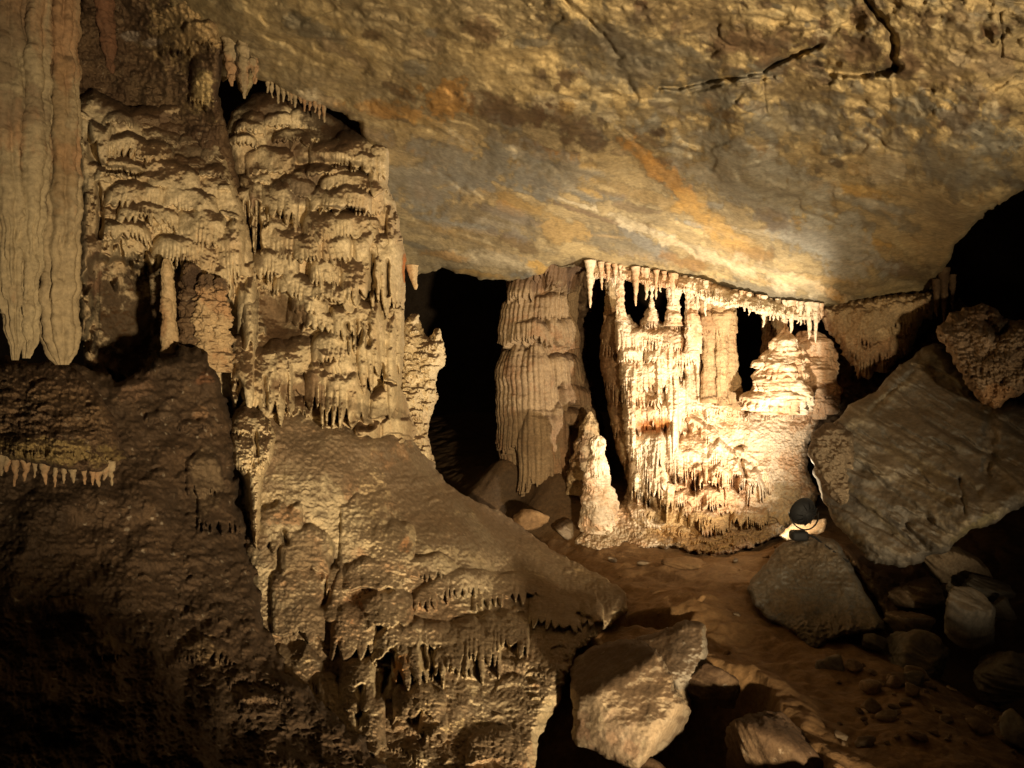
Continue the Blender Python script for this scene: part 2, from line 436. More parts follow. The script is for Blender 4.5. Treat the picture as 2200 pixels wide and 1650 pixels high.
def drape(parent, dep, cx, cy, w, h, b, nt, mat, seed, flute=.02, step=1.4, ragged=.5, tilt=0.0):
    """one hanging curtain of stone: domed top, toothed lower edge, standing clear of the rock behind"""
    r = random.Random(seed); pts = []
    for i in range(13):
        a = math.pi * i / 12
        pts.append((cx - w * math.cos(a) * (1 + .05 * r.uniform(-1, 1)), cy + .45 * w * (1 - math.sin(a)) + tilt * (-w * math.cos(a)) + r.uniform(-2, 2)))
    xs = [-1.0]
    for i in range(nt): xs.append(xs[-1] + r.uniform(.6, 1.4))
    xs = [(-1 + 2 * (q + 1) / (xs[-1] + 1)) for q in xs]
    for i in range(nt, 0, -1):
        x1, x0 = xs[i], xs[i - 1]; m = (x0 + x1) / 2; hw = (x1 - x0) / 2
        ln = h * (1 - ragged * r.random()) * (1 - .25 * m * m)
        lo = h * (1 - ragged * r.uniform(.7, 1.15)) * (1 - .25 * m * m)
        lo = min(lo, ln - .08 * h)
        for t, l in ((.86, lo), (.45, lo + (ln - lo) * .62), (.12, ln), (-.2, ln * .985), (-.5, lo + (ln - lo) * .55), (-.88, lo)):
            x = m + hw * t
            pts.append((cx + x * w * .97, cy + l + tilt * x * w))
    ph = r.uniform(0, 9)
    d0 = lambda X, Y: dep(X, Y) - b * (.55 + .45 * np.clip((Y - cy) / h, 0, 1)) + b * .25 * ((X - cx) / w) ** 2
    edges = np.array(xs) * w * .97 + cx
    def fl(X, Y):
        i = np.clip(np.searchsorted(edges, X + 3 * perlin(Y / 40.0, X / 90.0, seed)) - 1, 0, nt - 1)
        c = (X - (edges[i] + edges[i + 1]) / 2) / ((edges[i + 1] - edges[i]) / 2)
        return -flute * np.clip(np.abs(c), 0, 1.2) ** 2 * sstep(.1, .7, (Y - cy) / h)
    return relief('drapery', pts, d0, mat, step=step, rnd_px=max(5, w * .35), rnd_m=b * .9, edge=1.2, edge_f=9, amp=.02, freq=30, fine=.005, extra=fl, thick=b * .6, seed=seed, parent=parent)
# ================================================================== SETTING
def streaks(n, box, rx, ry, an, cols, seed):
    r = random.Random(seed)
    return [(r.uniform(box[0], box[2]), r.uniform(box[1], box[3]), r.uniform(*rx), r.uniform(*ry), r.gauss(an, 9), r.choice(cols), r.uniform(.55, .95)) for i in range(n)]
# ---- ceiling: one sheet dipping from overhead down to the lip above the pale columns, then running on into the dark
ceil_pts = [(400, -250, 6.0), (1100, -250, 4.1), (1800, -250, 3.6), (2500, -250, 3.3),
            (500, 0, 6.9), (1100, 0, 5.3), (1700, 0, 4.6), (2300, 0, 4.2), (600, 200, 8.2), (900, 250, 7.6), (1300, 250, 6.7),
            (1700, 250, 6.1), (2250, 250, 5.2), (900, 400, 9.6), (1200, 420, 8.6), (1650, 420, 7.6), (2100, 420, 6.4),
            (880, 560, 12.2), (1060, 590, 11.9), (1250, 572, 11.1), (1500, 605, 10.6), (1750, 660, 10.2), (1980, 600, 9.6)]
ceil_poly = [(350, -260), (2550, -260), (2550, 330), (2290, 380), (2200, 405), (2120, 455), (2060, 520), (2020, 590), (2000, 640), (1900, 655),
             (1800, 664), (1745, 668), (1680, 660), (1600, 640), (1500, 608), (1400, 592), (1262, 574), (1185, 572), (1165, 588), (1100, 603), (1030, 600), (960, 577), (885, 592),
             (840, 560), (800, 480), (790, 330), (770, 262), (715, 236), (690, 226), (655, 222), (610, 196), (580, 178), (552, 168), (530, 205), (512, 190), (500, 160), (478, 175), (462, 160), (440, 190), (418, 150), (385, 90), (360, 20), (350, -100)]
def ceil_extra(X, Y):
    # broken slabs: terraces that follow the dip
    a = fbm(X / 260, Y / 120, 301, 3)
    s = (X * .28 + Y * .95) / 95 + a * 1.6
    fr = s - np.floor(s)
    far = sstep(250, 520, Y)
    o = .055 * (sstep(0, .75, fr) - sstep(.86, 1, fr)) * (.35 + .9 * np.abs(perlin(X / 210, Y / 130, 302)))
    o += .10 * fbm(X / 300, Y / 170, 303, 4)
    o += .03 * fbm((X + .9 * Y) / 130, (Y - .35 * X) / 34, 304, 4) * far + .03 * fbm((X + Y) / 60, (Y - .5 * X) / 34, 306, 4) * (1 - far)
    o -= .018 * sstep(.25, .5, fbm(X / 55, Y / 40, 305, 4)) * (1 - far * .6)          # pits and flakes
    o -= .10 * np.exp(-((X - 1830) / 110) ** 2 - ((Y - 40) / 60) ** 2)
    o += .22 * np.exp(-((X - 1330) / 170) ** 2 - ((Y - 30) / 110) ** 2)
    o += .20 * np.exp(-((X - 1600) / 60) ** 2 - ((Y - 280) / 170) ** 2)
    return o
cr = random.Random(77); cracks = []
for i in range(0):
    x = cr.uniform(560, 2150); y = cr.uniform(20, 560) if x > 900 else cr.uniform(0, 180); L = cr.uniform(40, 170); a = math.radians(cr.gauss(22, 16))
    if cr.random() < .25: a += 1.3
    cracks.append(([(x, y), (x + L * .4 * math.cos(a + .2), y + L * .4 * math.sin(a + .2)), (x + L * math.cos(a), y + L * math.sin(a))], cr.uniform(1.8, 3.2), cr.uniform(.02, .05)))
mott = streaks(90, (1750, 0, 2200, 400), (10, 38), (7, 22), 18, [(.115, .09, .058), (.09, .065, .038), (.15, .13, .095), (.44, .36, .21)], 9) + streaks(40, (1150, 60, 1900, 300), (16, 60), (8, 24), 12, [(.13, .10, .06), (.10, .07, .04), (.17, .15, .11), (.44, .35, .19)], 10) + streaks(30, (900, 200, 1650, 520), (20, 80), (8, 22), 25, [OCHRE, (.40, .27, .10), (.16, .10, .05), (.2, .18, .14)], 11)
spots = [(cr.uniform(1150, 2200), cr.uniform(0, 330), cr.uniform(6, 26), cr.uniform(5, 16), cr.gauss(15, 25), cr.choice([DARK, (.07, .045, .025), (.15, .13, .09)]), cr.uniform(.6, .95)) for i in range(150)]
ceil = relief('cave_ceiling', ceil_poly, ceil_pts, M['ceil'], step=2.6, rnd_px=14, rnd_m=.30, edge=5, edge_f=30, amp=.05, freq=150, fine=.0025,
    grooves=cracks + [([(1420, 190), (1500, 178), (1580, 165), (1640, 150), (1700, 118), (1760, 100)], 7, 0.160),
             ([(1480, 195), (1570, 180), (1660, 165)], 5, 0.066),
             ([(1750, 140), (1800, 152), (1860, 158), (1920, 146)], 12, 0.200), ([(1860, 0), (1890, 40), (1915, 75), (1922, 140)], 8, 0.160),
             ([(1210, 0), (1260, 40), (1300, 85), (1330, 120)], 7, 0.077), ([(1345, 170), (1370, 210)], 6, 0.066),
             ([(1640, 170), (1645, 250)], 4, 0.044), ([(1370, 470), (1440, 500), (1490, 540)], 6, 0.066), ([(610, 90), (670, 130), (710, 140)], 7, 0.055),
             ([(1010, 505), (1100, 540), (1190, 565)], 4, 0.039), ([(2110, 60), (2135, 90), (2160, 65)], 9, 0.077), ([(2150, 30), (2152, 120)], 4, 0.055),
             ([(1500, 575), (1540, 585), (1580, 606)], 6, 0.066), ([(880, 350), (950, 372), (1010, 420)], 5, 0.044), ([(1600, 190), (1580, 215)], 6, 0.055),
             ([(900, 480), (980, 492)], 5, 0.039), ([(1790, 280), (1840, 380), (1880, 430)], 7, 0.022), ([(1110, 335), (1180, 350), (1235, 400)], 7, 0.033)],
    patches=streaks(70, (880, 300, 1950, 640), (40, 150), (6, 20), 17, [GREY, GREYL, PALE, (.36, .25, .11), (.2, .14, .08), (.48, .30, .09)], 1) + streaks(60, (500, 0, 2200, 330), (20, 90), (8, 30), 20, [PALE, (.2, .14, .075), (.30, .22, .12), GREY, (.14, .09, .045), GREY], 2) + mott + spots + [(1370, 120, 260, 90, 20, (.15, .13, .09), .7), (1600, 330, 160, 60, 20, (.16, .145, .11), .6), (1500, 210, 220, 50, -12, GREY, .5), (1720, 260, 190, 60, 8, GREY, .6), (1010, 350, 190, 45, 12, GREY, .85), (1170, 370, 130, 60, 15, GREY, .8),
             (900, 400, 110, 70, 0, GREY, .8), (1050, 470, 200, 40, 10, GREY, .55), (1640, 400, 260, 80, 20, GREYL, .7), (1780, 520, 150, 70, 30, GREYL, .8), (1330, 520, 200, 28, 14, GREY, .6),
             (1640, 630, 170, 22, 12, GREY, .7), (1950, 330, 150, 70, 20, GREY, .45), (2050, 120, 170, 90, 10, (.30, .22, .12), .5), (2080, 350, 120, 90, 0, GREY, .6),
             (960, 215, 75, 55, 25, OCHRE, .8), (830, 235, 110, 22, 5, OCHRE, .6), (1425, 375, 110, 26, 42, OCHRE, .8), (1480, 440, 70, 18, 50, OCHRE, .7), (1530, 480, 120, 30, 36, (.40, .25, .08), .7), (1600, 520, 80, 20, 30, (.40, .25, .08), .6), (1210, 495, 75, 32, 8, (.40, .26, .09), .75),
             (1790, 632, 45, 18, 30, OCHRE, .95), (1380, 330, 60, 24, 35, OCHRE, .7), (950, 550, 60, 14, 10, OCHRE, .6),
             (1090, 235, 110, 38, 14, DARK, .85), (1230, 275, 100, 40, 30, DARK, .8), (1480, 560, 55, 22, 20, (.22, .12, .04), .7), (1640, 90, 130, 40, -10, DARK, .75), (1850, 110, 90, 38, 10, DARK, .8),
             (1660, 470, 45, 22, 20, DARK, .6), (1630, 550, 60, 24, 15, (.2, .12, .05), .7), (1390, 490, 40, 18, 20, DARK, .6), (1500, 40, 180, 60, 15, DARK, .6), (1700, 190, 120, 30, 0, DARK, .5),
             (1960, 140, 30, 26, 0, DARK, .75), (1990, 40, 32, 26, 20, DARK, .7), (1850, 35, 28, 44, 0, DARK, .8), (2130, 70, 34, 30, 0, DARK, .9), (2010, 190, 40, 16, 20, DARK, .6), (1935, 20, 24, 20, 0, DARK, .6),
             (1970, 230, 80, 40, 0, GREY, .7), (2060, 260, 60, 40, 0, DARK, .45), (2130, 310, 60, 50, 0, GREY, .8),
             (1500, 540, 240, 18, 22, PALE, .7), (1700, 600, 170, 22, 20, PALE, .6), (1900, 350, 70, 60, 20, PALE, .6)],
    thick=3.5, seed=21, extra=ceil_extra)
meta(ceil, kind='structure')

# ---- far walls of the cave, in the dark behind everything
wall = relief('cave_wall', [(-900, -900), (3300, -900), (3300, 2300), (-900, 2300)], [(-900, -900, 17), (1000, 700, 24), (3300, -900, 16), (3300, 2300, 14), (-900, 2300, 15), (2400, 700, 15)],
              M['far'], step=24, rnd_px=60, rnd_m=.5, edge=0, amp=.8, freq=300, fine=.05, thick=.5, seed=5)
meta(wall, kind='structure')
side = relief('rock_face', [(60, -60), (470, -60), (505, 60), (480, 130), (470, 200), (500, 330), (520, 420), (300, 420), (150, 300), (60, 200)],
              [(60, -60, 7.8), (470, -60, 7.4), (330, 120, 8.7), (250, 230, 8.8), (500, 380, 8.5), (150, 350, 8.2), (430, 130, 8.0), (400, 40, 7.6)], M['brown'], step=2.5, rnd_px=25, rnd_m=.4,
              amp=.12, freq=70, fine=.03, caps=[(440, 120, 32, 120, .22, .2, 12), (380, 60, 40, 70, .2, .4, 9), (430, 40, 40, 70, .25, .3, 9), (330, 30, 30, 60, .12, .4, 8)] + scatter([(160, 0), (480, 0), (490, 240), (200, 260)], 50, (8, 30), (10, 40), (.03, .10), seed=4),
              patches=[(450, 60, 60, 70, 0, (.30, .19, .09), .8), (435, 195, 32, 70, 0, (.5, .37, .17), .95), (380, 150, 40, 30, 30, (.2, .13, .07), .7), (410, 60, 100, 90, 30, (.34, .235, .11), .9), (330, 200, 120, 40, 25, (.2, .13, .065), .6), (280, 75, 22, 14, 0, (.3, .24, .18), .8), (330, 90, 20, 10, 0, (.3, .24, .18), .7)], thick=2.0, seed=31)
meta(side, kind='structure')

# ---- floor: one sheet of trodden clay from under the eye to the back of the chamber
fl = []
for px, py, Y in [(1150, 1150, 11.2), (1250, 1182, 10.4), (1400, 1235, 9.0), (1600, 1190, 9.9), (1690, 1165, 9.5), (1600, 1400, 6.6), (1900, 1640, 4.6), (1780, 1500, 5.6),
                  (1100, 1090, 12.0), (1200, 1035, 12.6), (1000, 1060, 12.6), (1450, 1330, 7.3), (2150, 1500, 5.6), (2100, 1330, 7.6), (1340, 1300, 8.0), (1300, 1600, 4.9), (700, 1750, 4.2), (1700, 1000, 13.5), (2300, 1000, 11.5), (1050, 960, 16.0), (1500, 900, 18), (1180, 1014, 12.0), (1085, 1012, 12.2), (1250, 1060, 11.6), (1150, 1095, 11.5)]:
    p = P(px, py, Y); fl.append((p[0] * 100, p[1] * 100, p[2]))
ftps = tps(fl)
def floor_h(X, Y):
    z = ftps(X * 100, Y * 100)
    z = np.clip(z, -.6, 1.4)
    z = z + .05 * fbm(X * 1.1, Y * 1.1, 61, 4) + .02 * fbm(X * 5, Y * 5, 62, 5) + .02 * ridged(X * 2.2 + Y, Y * 1.1, 63, 3)
    # trampled ruts running down the path
    s = (X - 1.9) * .8 + (Y - 7) * .55
    z = z + .035 * np.sin(s * 7 + 2 * perlin(X * .8, Y * .8, 64)) * np.exp(-((X - 1.7) / 1.1) ** 2 - ((Y - 7.6) / 2.0) ** 2)
    # the hollow beside the front boulders: falls away left of a curved rim with an unseen near lip added to block the lamp
    xr = np.interp(Y, [3.0, 4.2, 4.6, 5.0, 5.6, 6.0, 6.4], [1.5, 1.70, 1.78, 1.84, 1.84, 1.72, 1.45]) + .05 * perlin(Y * 2.2, 0 * Y, 65)
    xr = xr + .07 * fbm(X * 3.1, Y * 2.3, 69, 3)
    m = sstep(0, .26, xr - X) * sstep(-.8, -.4, X) * sstep(6.35, 5.75, Y + .3 * np.abs(X - 1.2) + .1 * perlin(X * 3, Y * 3, 68)) * sstep(4.0, 4.35, Y)
    z = z - .95 * m + .06 * np.exp(-((X - xr - .06) / .13) ** 2) * sstep(6.6, 6.0, Y)
    e2 = np.sqrt(((X - 1.30) / .42) ** 2 + ((Y - 7.35) / .30) ** 2) + .15 * fbm(X * 3, Y * 3, 66, 3)
    z = z - .35 * sstep(1.0, .6, e2)
    z = z - .45 * sstep(2.6, 4.2, X - .12 * (Y - 5)) * sstep(9.5, 7.5, Y)
    return z
npx, npy = 520, 700
gx = np.linspace(300, 2700, npx); gy = 3.2 * (22.0 / 3.2) ** np.linspace(0, 1, npy)
GX, GY = np.meshgrid(gx, gy); XX = (GX - 1100) / F * GY
V = np.stack([XX, GY, floor_h(XX, GY)], -1).reshape(-1, 3)
ii = np.arange(npx * npy).reshape(npy, npx)
Q = np.stack([ii[:-1, :-1], ii[:-1, 1:], ii[1:, 1:], ii[1:, :-1]], -1).reshape(-1, 4)
ft = np.zeros((npx * npy, 4)); right_shade = sstep(2.55, 3.3, (XX - .15 * (GY - 6)).ravel() + .3 * fbm(XX * 1.5, GY * 1.5, 67, 4).ravel())  # shade painted into the floor colour towards the right
ft[:, :3] = (.05, .034, .02); ft[:, 3] = right_shade * .95
back_shade = (sstep(10.7, 11.4, GY + .25 * fbm(XX * 1.7, GY * 1.7, 73, 4)) * sstep(1.55, 1.15, XX)).ravel(); ft[:, 3] = np.maximum(ft[:, 3], .85 * back_shade)  # painted shade: floor rise before the fluted column darkened by colour
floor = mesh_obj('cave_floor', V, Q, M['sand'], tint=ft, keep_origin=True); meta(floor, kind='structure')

# ---- the visitors' walkway under and behind the eye, with an unseen bank added either side to cast shade
wx, wy = np.meshgrid(np.linspace(-5, 6, 230), np.linspace(-4.5, 3.3, 170))
wz = -.25 + .06 * fbm(wx * 1.3, wy * 1.3, 70, 4)
wz = wz + 1.2 * sstep(1.25, .85, np.sqrt(((wx + .2) / .98) ** 2 + ((wy - .6) / .55) ** 2) + .12 * fbm(wx * 2, wy * 2, 71, 3))
wz = wz + .84 * sstep(1.2, .9, np.sqrt(((wx - 3.3) / 1.0) ** 2 + ((wy - 1.2) / .6) ** 2) + .08 * fbm(wx * 2, wy * 2, 72, 3))
ii = np.arange(wx.size).reshape(wx.shape)
o = mesh_obj('shading_walkway', np.stack([wx, wy, wz], -1).reshape(-1, 3), np.stack([ii[:-1, :-1], ii[:-1, 1:], ii[1:, 1:], ii[1:, :-1]], -1).reshape(-1, 4), M['sand'], tint=np.zeros((wx.size, 4)), keep_origin=True); meta(o, kind='structure')

# ---- dark muddy slope close on the left
slope = relief('muddy_slope', [(-500, 760), (-100, 770), (160, 778), (200, 796), (250, 812), (300, 800), (330, 776), (365, 760), (392, 740), (425, 752), (446, 790), (478, 806), (496, 880), (505, 1000), (520, 1120), (555, 1260), (588, 1390), (640, 1455), (700, 1512), (770, 1580), (840, 1660), (950, 1800), (900, 2100), (-500, 2100)],
               [(-500, 760, 5.6), (170, 775, 6.2), (450, 720, 7.0), (490, 900, 6.6), (520, 1120, 6.0), (590, 1390, 4.7), (700, 1512, 4.1), (840, 1660, 3.6), (900, 2000, 2.6), (-500, 2000, 2.3), (100, 1300, 4.2), (300, 1100, 5.2), (-500, 1300, 4.0), (300, 1500, 3.6)],
               M['mud'], step=2.6, rnd_px=30, rnd_m=.35, edge=13, edge_f=46, amp=.13, freq=130, fine=.014,
               caps=[(230, 1370, 26, 60, .10, .3, 10), (440, 1370, 60, 60, .14, .4, 12), (150, 1280, 60, 40, .08, .1), (560, 1480, 50, 30, .08, .3), (440, 970, 40, 110, .15, .3, 12), (470, 1050, 45, 120, .15, .4, 14), (420, 900, 40, 30, .12, .5, 10), (350, 880, 40, 30, .10, .4)] +
               scatter([(250, 750), (480, 720), (500, 1100), (560, 1330), (620, 1500), (300, 1400)], 130, (6, 30), (8, 30), (.02, .07), seed=9),
               patches=[(440, 810, 26, 18, 0, (.20, .09, .04), .7), (210, 800, 40, 40, 20, (.20, .13, .075), .8), (290, 820, 60, 50, 20, (.17, .10, .055), .8), (430, 890, 30, 24, 0, (.24, .14, .07), .8), (355, 885, 26, 22, 0, (.22, .15, .09), .7), (445, 1040, 45, 80, 0, (.16, .11, .06), .8),
                        (430, 1395, 60, 30, 20, (.18, .12, .06), .85), (225, 1380, 26, 30, 30, (.2, .14, .07), .8), (275, 1385, 20, 20, 0, (.18, .12, .06), .8), (150, 1290, 60, 18, -8, (.15, .09, .045), .8), (520, 1490, 70, 22, 18, (.20, .13, .07), .8), (590, 1530, 40, 20, 30, (.14, .09, .05), .7)],
               thick=1.5, seed=41)
meta(slope, kind='structure')
# ================================================================== LEFT SIDE
lw_poly = [(150, 230), (200, 190), (280, 230), (380, 215), (440, 200), (470, 260), (485, 320), (500, 380), (520, 440), (560, 600), (560, 860), (470, 880), (350, 880), (190, 860), (165, 650), (170, 400)]
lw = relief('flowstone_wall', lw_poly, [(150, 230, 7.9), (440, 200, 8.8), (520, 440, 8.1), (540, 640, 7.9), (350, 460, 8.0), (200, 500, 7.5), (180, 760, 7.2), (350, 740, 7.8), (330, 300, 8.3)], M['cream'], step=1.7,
    rnd_px=26, rnd_m=.4, edge=3, amp=.06, freq=70, fine=.003,
    caps=[(c[0], c[1], c[2] * .85, c[3] * 1.35, c[4] * 1.1, c[5] * .8, c[6] * 1.3, max(c[7], .5)) + c[8:] for c in [(270, 285, 70, 46, .22, .5, 10, .3, .06), (215, 260, 30, 70, .26, .7, 18, .4), (330, 300, 55, 40, .18, .3, 8, .3, .1), (260, 335, 60, 36, .22, .6, 9, .3, .08), (370, 340, 70, 55, .18, .1, 8, .35, .25), (300, 385, 85, 50, .24, .35, 12, .3, .12),
          (400, 395, 80, 45, .20, .15, 9, .3, .22), (320, 430, 85, 45, .24, .5, 10, .3, .12), (430, 440, 70, 80, .22, .3, 9, .4, .15), (270, 470, 70, 45, .26, .6, 11, .25, .10), (400, 500, 90, 70, .26, .5, 9, .4, .1), (490, 470, 45, 120, .24, .4, 10, .5),
          (330, 540, 60, 40, .18, .2, 12, .4), (430, 545, 50, 50, .2, .3, 12, .5), (470, 560, 40, 80, .22, .4, 11, .4), (190, 420, 30, 260, .14, .1, 14, .2), (530, 600, 26, 120, .26, .1, 14, .5)]] +
         scatter(lw_poly[:10] + [(300, 560), (170, 560)], 55, (14, 52), (14, 46), (.04, .13), teeth=(.03, .4), tw=(6, 12), tilt=.12, seed=12),
    grooves=[([(212, 395), (216, 480), (213, 510)], 5, .25), ([(190, 300), (205, 345), (230, 360), (300, 372)], 7, .22)],
    extra=lambda X, Y: -.85 * sstep(1.12, .74, np.sqrt(((X - 275 - .15 * (Y - 660)) / 100) ** 2 + ((Y - 690) / 150) ** 2) + .34 * fbm(X / 46, Y / 70, 52, 3)) - .5 * sstep(1.1, .75, np.sqrt(((X - 440) / 60) ** 2 + ((Y - 690) / 90) ** 2) + .25 * fbm(X / 30, Y / 40, 54, 3)) - .2 * np.exp(-((X - 400) / 60) ** 2 - ((Y - 270) / 50) ** 2),
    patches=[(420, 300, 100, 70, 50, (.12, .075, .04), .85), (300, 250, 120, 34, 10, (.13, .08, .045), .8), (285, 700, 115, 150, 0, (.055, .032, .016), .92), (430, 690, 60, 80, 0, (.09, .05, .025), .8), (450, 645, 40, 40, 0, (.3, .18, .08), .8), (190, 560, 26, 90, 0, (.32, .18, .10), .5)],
    thick=1.5, seed=51)
meta(lw, 'cream flowstone wall with sloping fringed ledges, beside the tall hanging columns', 'flowstone')

lm_poly = [(488, 330), (480, 290), (500, 240), (545, 200), (585, 192), (640, 215), (700, 240), (765, 275), (812, 305), (832, 325), (832, 395), (850, 440), (862, 500), (872, 545), (869, 640), (868, 760), (862, 835), (880, 880), (900, 930), (860, 980), (700, 1000), (540, 960), (495, 870), (490, 800), (505, 740), (495, 640), (520, 560), (520, 440)]
lm_caps = [(815, 305, 26, 95, .26, .15, 9, .3), (770, 275, 52, 62, .22, .35, 8, .5), (735, 305, 40, 44, .22, .35, 7, .4), (790, 320, 44, 40, .24, .3, 8, .4, .05), (700, 340, 50, 30, .16, .3, 7, .4),
    (750, 365, 70, 34, .24, .3, 7, .25, .06), (640, 375, 50, 40, .16, .2, 8, .6, .2), (745, 392, 66, 55, .30, .4, 9, .2, .05), (690, 400, 30, 44, .2, .3, 8, .4), (600, 390, 48, 90, .26, .65, 12, .45), (540, 395, 34, 150, .24, .75, 16, .5),
    (750, 452, 76, 60, .26, .45, 9, .25), (690, 450, 50, 60, .2, .4, 8, .5), (660, 492, 40, 60, .24, .3, 9, .6), (725, 500, 46, 62, .26, .45, 10, .6), (780, 490, 30, 80, .26, .3, 9, .6), (818, 500, 46, 145, .32, .6, 11, .55), (850, 450, 24, 190, .26, .3, 8, .4), (762, 540, 40, 95, .30, .5, 10, .6), (700, 545, 40, 60, .24, .4, 9, .6), (610, 480, 50, 80, .2, .6, 9, .4),
    (585, 530, 70, 70, .22, .6, 9, .4), (640, 580, 60, 50, .22, .4, 8, .5, .25), (720, 605, 70, 42, .24, .4, 8, .4, .28), (665, 625, 46, 44, .20, .3, 9, .5, .3), (780, 640, 60, 50, .26, .4, 8, .4, .15), (800, 655, 42, 175, .32, .55, 14, .6), (845, 652, 24, 190, .34, .25, 14, .4), (745, 650, 40, 90, .26, .75, 13, .5), (690, 665, 46, 40, .2, .4, 8, .6, .2),
    (720, 710, 60, 60, .22, .3, 10, .6), (735, 760, 50, 60, .22, .4, 9, .6), (745, 795, 60, 110, .34, .65, 13, .6), (690, 770, 40, 110, .22, .6, 12, .5), (830, 828, 46, 55, .26, .08, 12, .5), (535, 610, 22, 110, .30, .1, 16, .5), (505, 600, 26, 90, .22, .1, 14, .5), (520, 705, 32, 165, .28, .7, 15, .7), (585, 735, 56, 155, .28, .5, 18, .5), (640, 720, 40, 70, .16, .2, 11, .6), (790, 895, 34, 36, .22, .05, 12, .8), (850, 890, 40, 34, .18, .05, 12, .8), (530, 255, 34, 26, .16, .5, 7, .4), (520, 285, 38, 24, .18, .5, 7, .4), (600, 240, 40, 30, .14, .4, 7, .5), (630, 275, 50, 28, .16, .5, 7, .5, .1), (580, 310, 60, 50, .16, .2, 9, .6)]
LM = empty('flowstone_mass', P(700, 960, 7.5))
lm_d = [(500, 240, 8.9), (600, 200, 9.0), (830, 330, 8.8), (500, 500, 8.5), (700, 600, 8.1), (870, 640, 8.5), (870, 850, 8.2), (540, 850, 7.4), (700, 930, 7.5), (890, 940, 8.4), (700, 400, 8.5)]
relief('mass_body', lm_poly, lm_d, M['cream'], parent=LM, step=1.6,
    rnd_px=34, rnd_m=.55, edge=3.0, amp=.07, freq=90, fine=.003, caps=scatter(lm_poly, 60, (16, 50), (26, 90), (.08, .22), teeth=(.03, .35), tw=(7, 14), arch=(.5, 1.1), seed=13) + [(c[0], c[1], c[2] * .88, c[3] * 1.3, c[4] * 1.15, c[5] * .65, c[6] * 1.4, max(c[7], .6)) + c[8:] for c in lm_caps if len(c) > 7],
    grooves=[([(533, 440), (535, 520)], 4, .35), ([(553, 440), (556, 530)], 6, .45), ([(568, 445), (571, 480)], 5, .2), ([(802, 535), (798, 625)], 5, .35), ([(832, 560), (834, 635)], 3, .25), ([(745, 700), (752, 720)], 5, .25), ([(768, 690), (770, 735)], 6, .3), ([(790, 700), (792, 740)], 5, .25), ([(820, 780), (826, 815), (850, 826)], 4, .2), ([(510, 820), (512, 860)], 6, .3), ([(570, 815), (572, 870)], 4, .15), ([(690, 447), (780, 452)], 5, .2), ([(640, 352), (720, 350), (770, 358)], 8, .2), ([(765, 905), (790, 915)], 10, .35)],
    extra=lambda X, Y: -.35 * np.exp(-((X - 690) / 70) ** 2 - ((Y - 272) / 26) ** 2) - .26 * np.exp(-((X - 600) / 50) ** 2 - ((Y - 690 - .5 * (X - 600)) / 48) ** 2) - .24 * np.exp(-((X - 640) / 56) ** 2 - ((Y - 850) / 40) ** 2) - .15 * np.exp(-((X - 560) / 60) ** 2 - ((Y - 350) / 40) ** 2),
    patches=[(700, 265, 90, 34, 25, (.05, .03, .015), .9), (600, 680, 66, 66, 20, (.14, .085, .042), .9), (645, 840, 74, 52, 20, (.17, .10, .05), .85), (620, 320, 70, 36, 10, (.15, .085, .045), .8), (650, 400, 44, 40, 40, (.13, .08, .05), .75), (600, 600, 0.1, 0.1, 0, DARK, 0), (545, 430, 24, 20, 0, (.3, .17, .1), .7), (870, 580, 10, 50, 0, ORANGE, .9), (560, 220, 80, 40, 0, (.10, .06, .035), .85), (790, 880, 90, 20, 10, (.15, .10, .05), .6), (530, 560, 34, 24, 0, (.15, .09, .05), .6)],
    thick=1.6, seed=53)
meta(LM, 'large cream flowstone mass of stacked draperies, left of the dark opening', 'flowstone')
lm_f = tps(lm_d)
for i, (cx, cy, w, h, b, nt, rg) in enumerate([(822, 500, 44, 142, .36, 6, .5), (800, 655, 40, 172, .40, 5, .55), (846, 655, 22, 205, .40, 3, .25), (746, 655, 36, 86, .34, 5, .6), (742, 800, 50, 110, .38, 6, .5), (524, 715, 32, 168, .34, 4, .55), (588, 745, 48, 150, .34, 4, .5), (536, 398, 36, 150, .30, 5, .7), (604, 392, 44, 92, .32, 8, .6),
        (750, 396, 58, 56, .34, 8, .35), (815, 308, 22, 92, .34, 3, .12), (532, 612, 20, 110, .36, 2, .15), (748, 318, 46, 40, .30, 6, .4), (700, 555, 44, 58, .30, 6, .5), (590, 545, 60, 62, .28, 9, .5), (768, 545, 34, 82, .36, 4, .5), (690, 780, 30, 100, .28, 4, .6)]):
    drape(LM, lm_f, cx, cy, w, h, b, nt, M['cream'], 1300 + i, ragged=rg)

st = relief('stalagmite', [(860, 700), (870, 690), (884, 672), (898, 676), (906, 700), (914, 722), (922, 726), (932, 706), (944, 706), (952, 730), (958, 765), (956, 785), (940, 800), (936, 830), (942, 850), (932, 880), (924, 905), (918, 930), (926, 960), (936, 1000), (930, 1030), (880, 1000), (850, 900)],
    [(870, 680, 9.6), (950, 760, 9.4), (930, 990, 8.9), (870, 900, 8.8)], M['cream'], step=1.4, rnd_px=22, rnd_m=.35, edge=2.5, edge_f=12, amp=.05, freq=40, fine=.012,
    caps=scatter([(850, 680), (960, 700), (950, 850), (930, 1010), (850, 1000)], 90, (8, 30), (10, 30), (.04, .14), teeth=(.3, .7), tw=(4, 7), seed=15), thick=.6, back=False, seed=55)
meta(st, 'knobbly lit stalagmite with two small peaks at the right edge of the big flowstone mass', 'stalagmite')

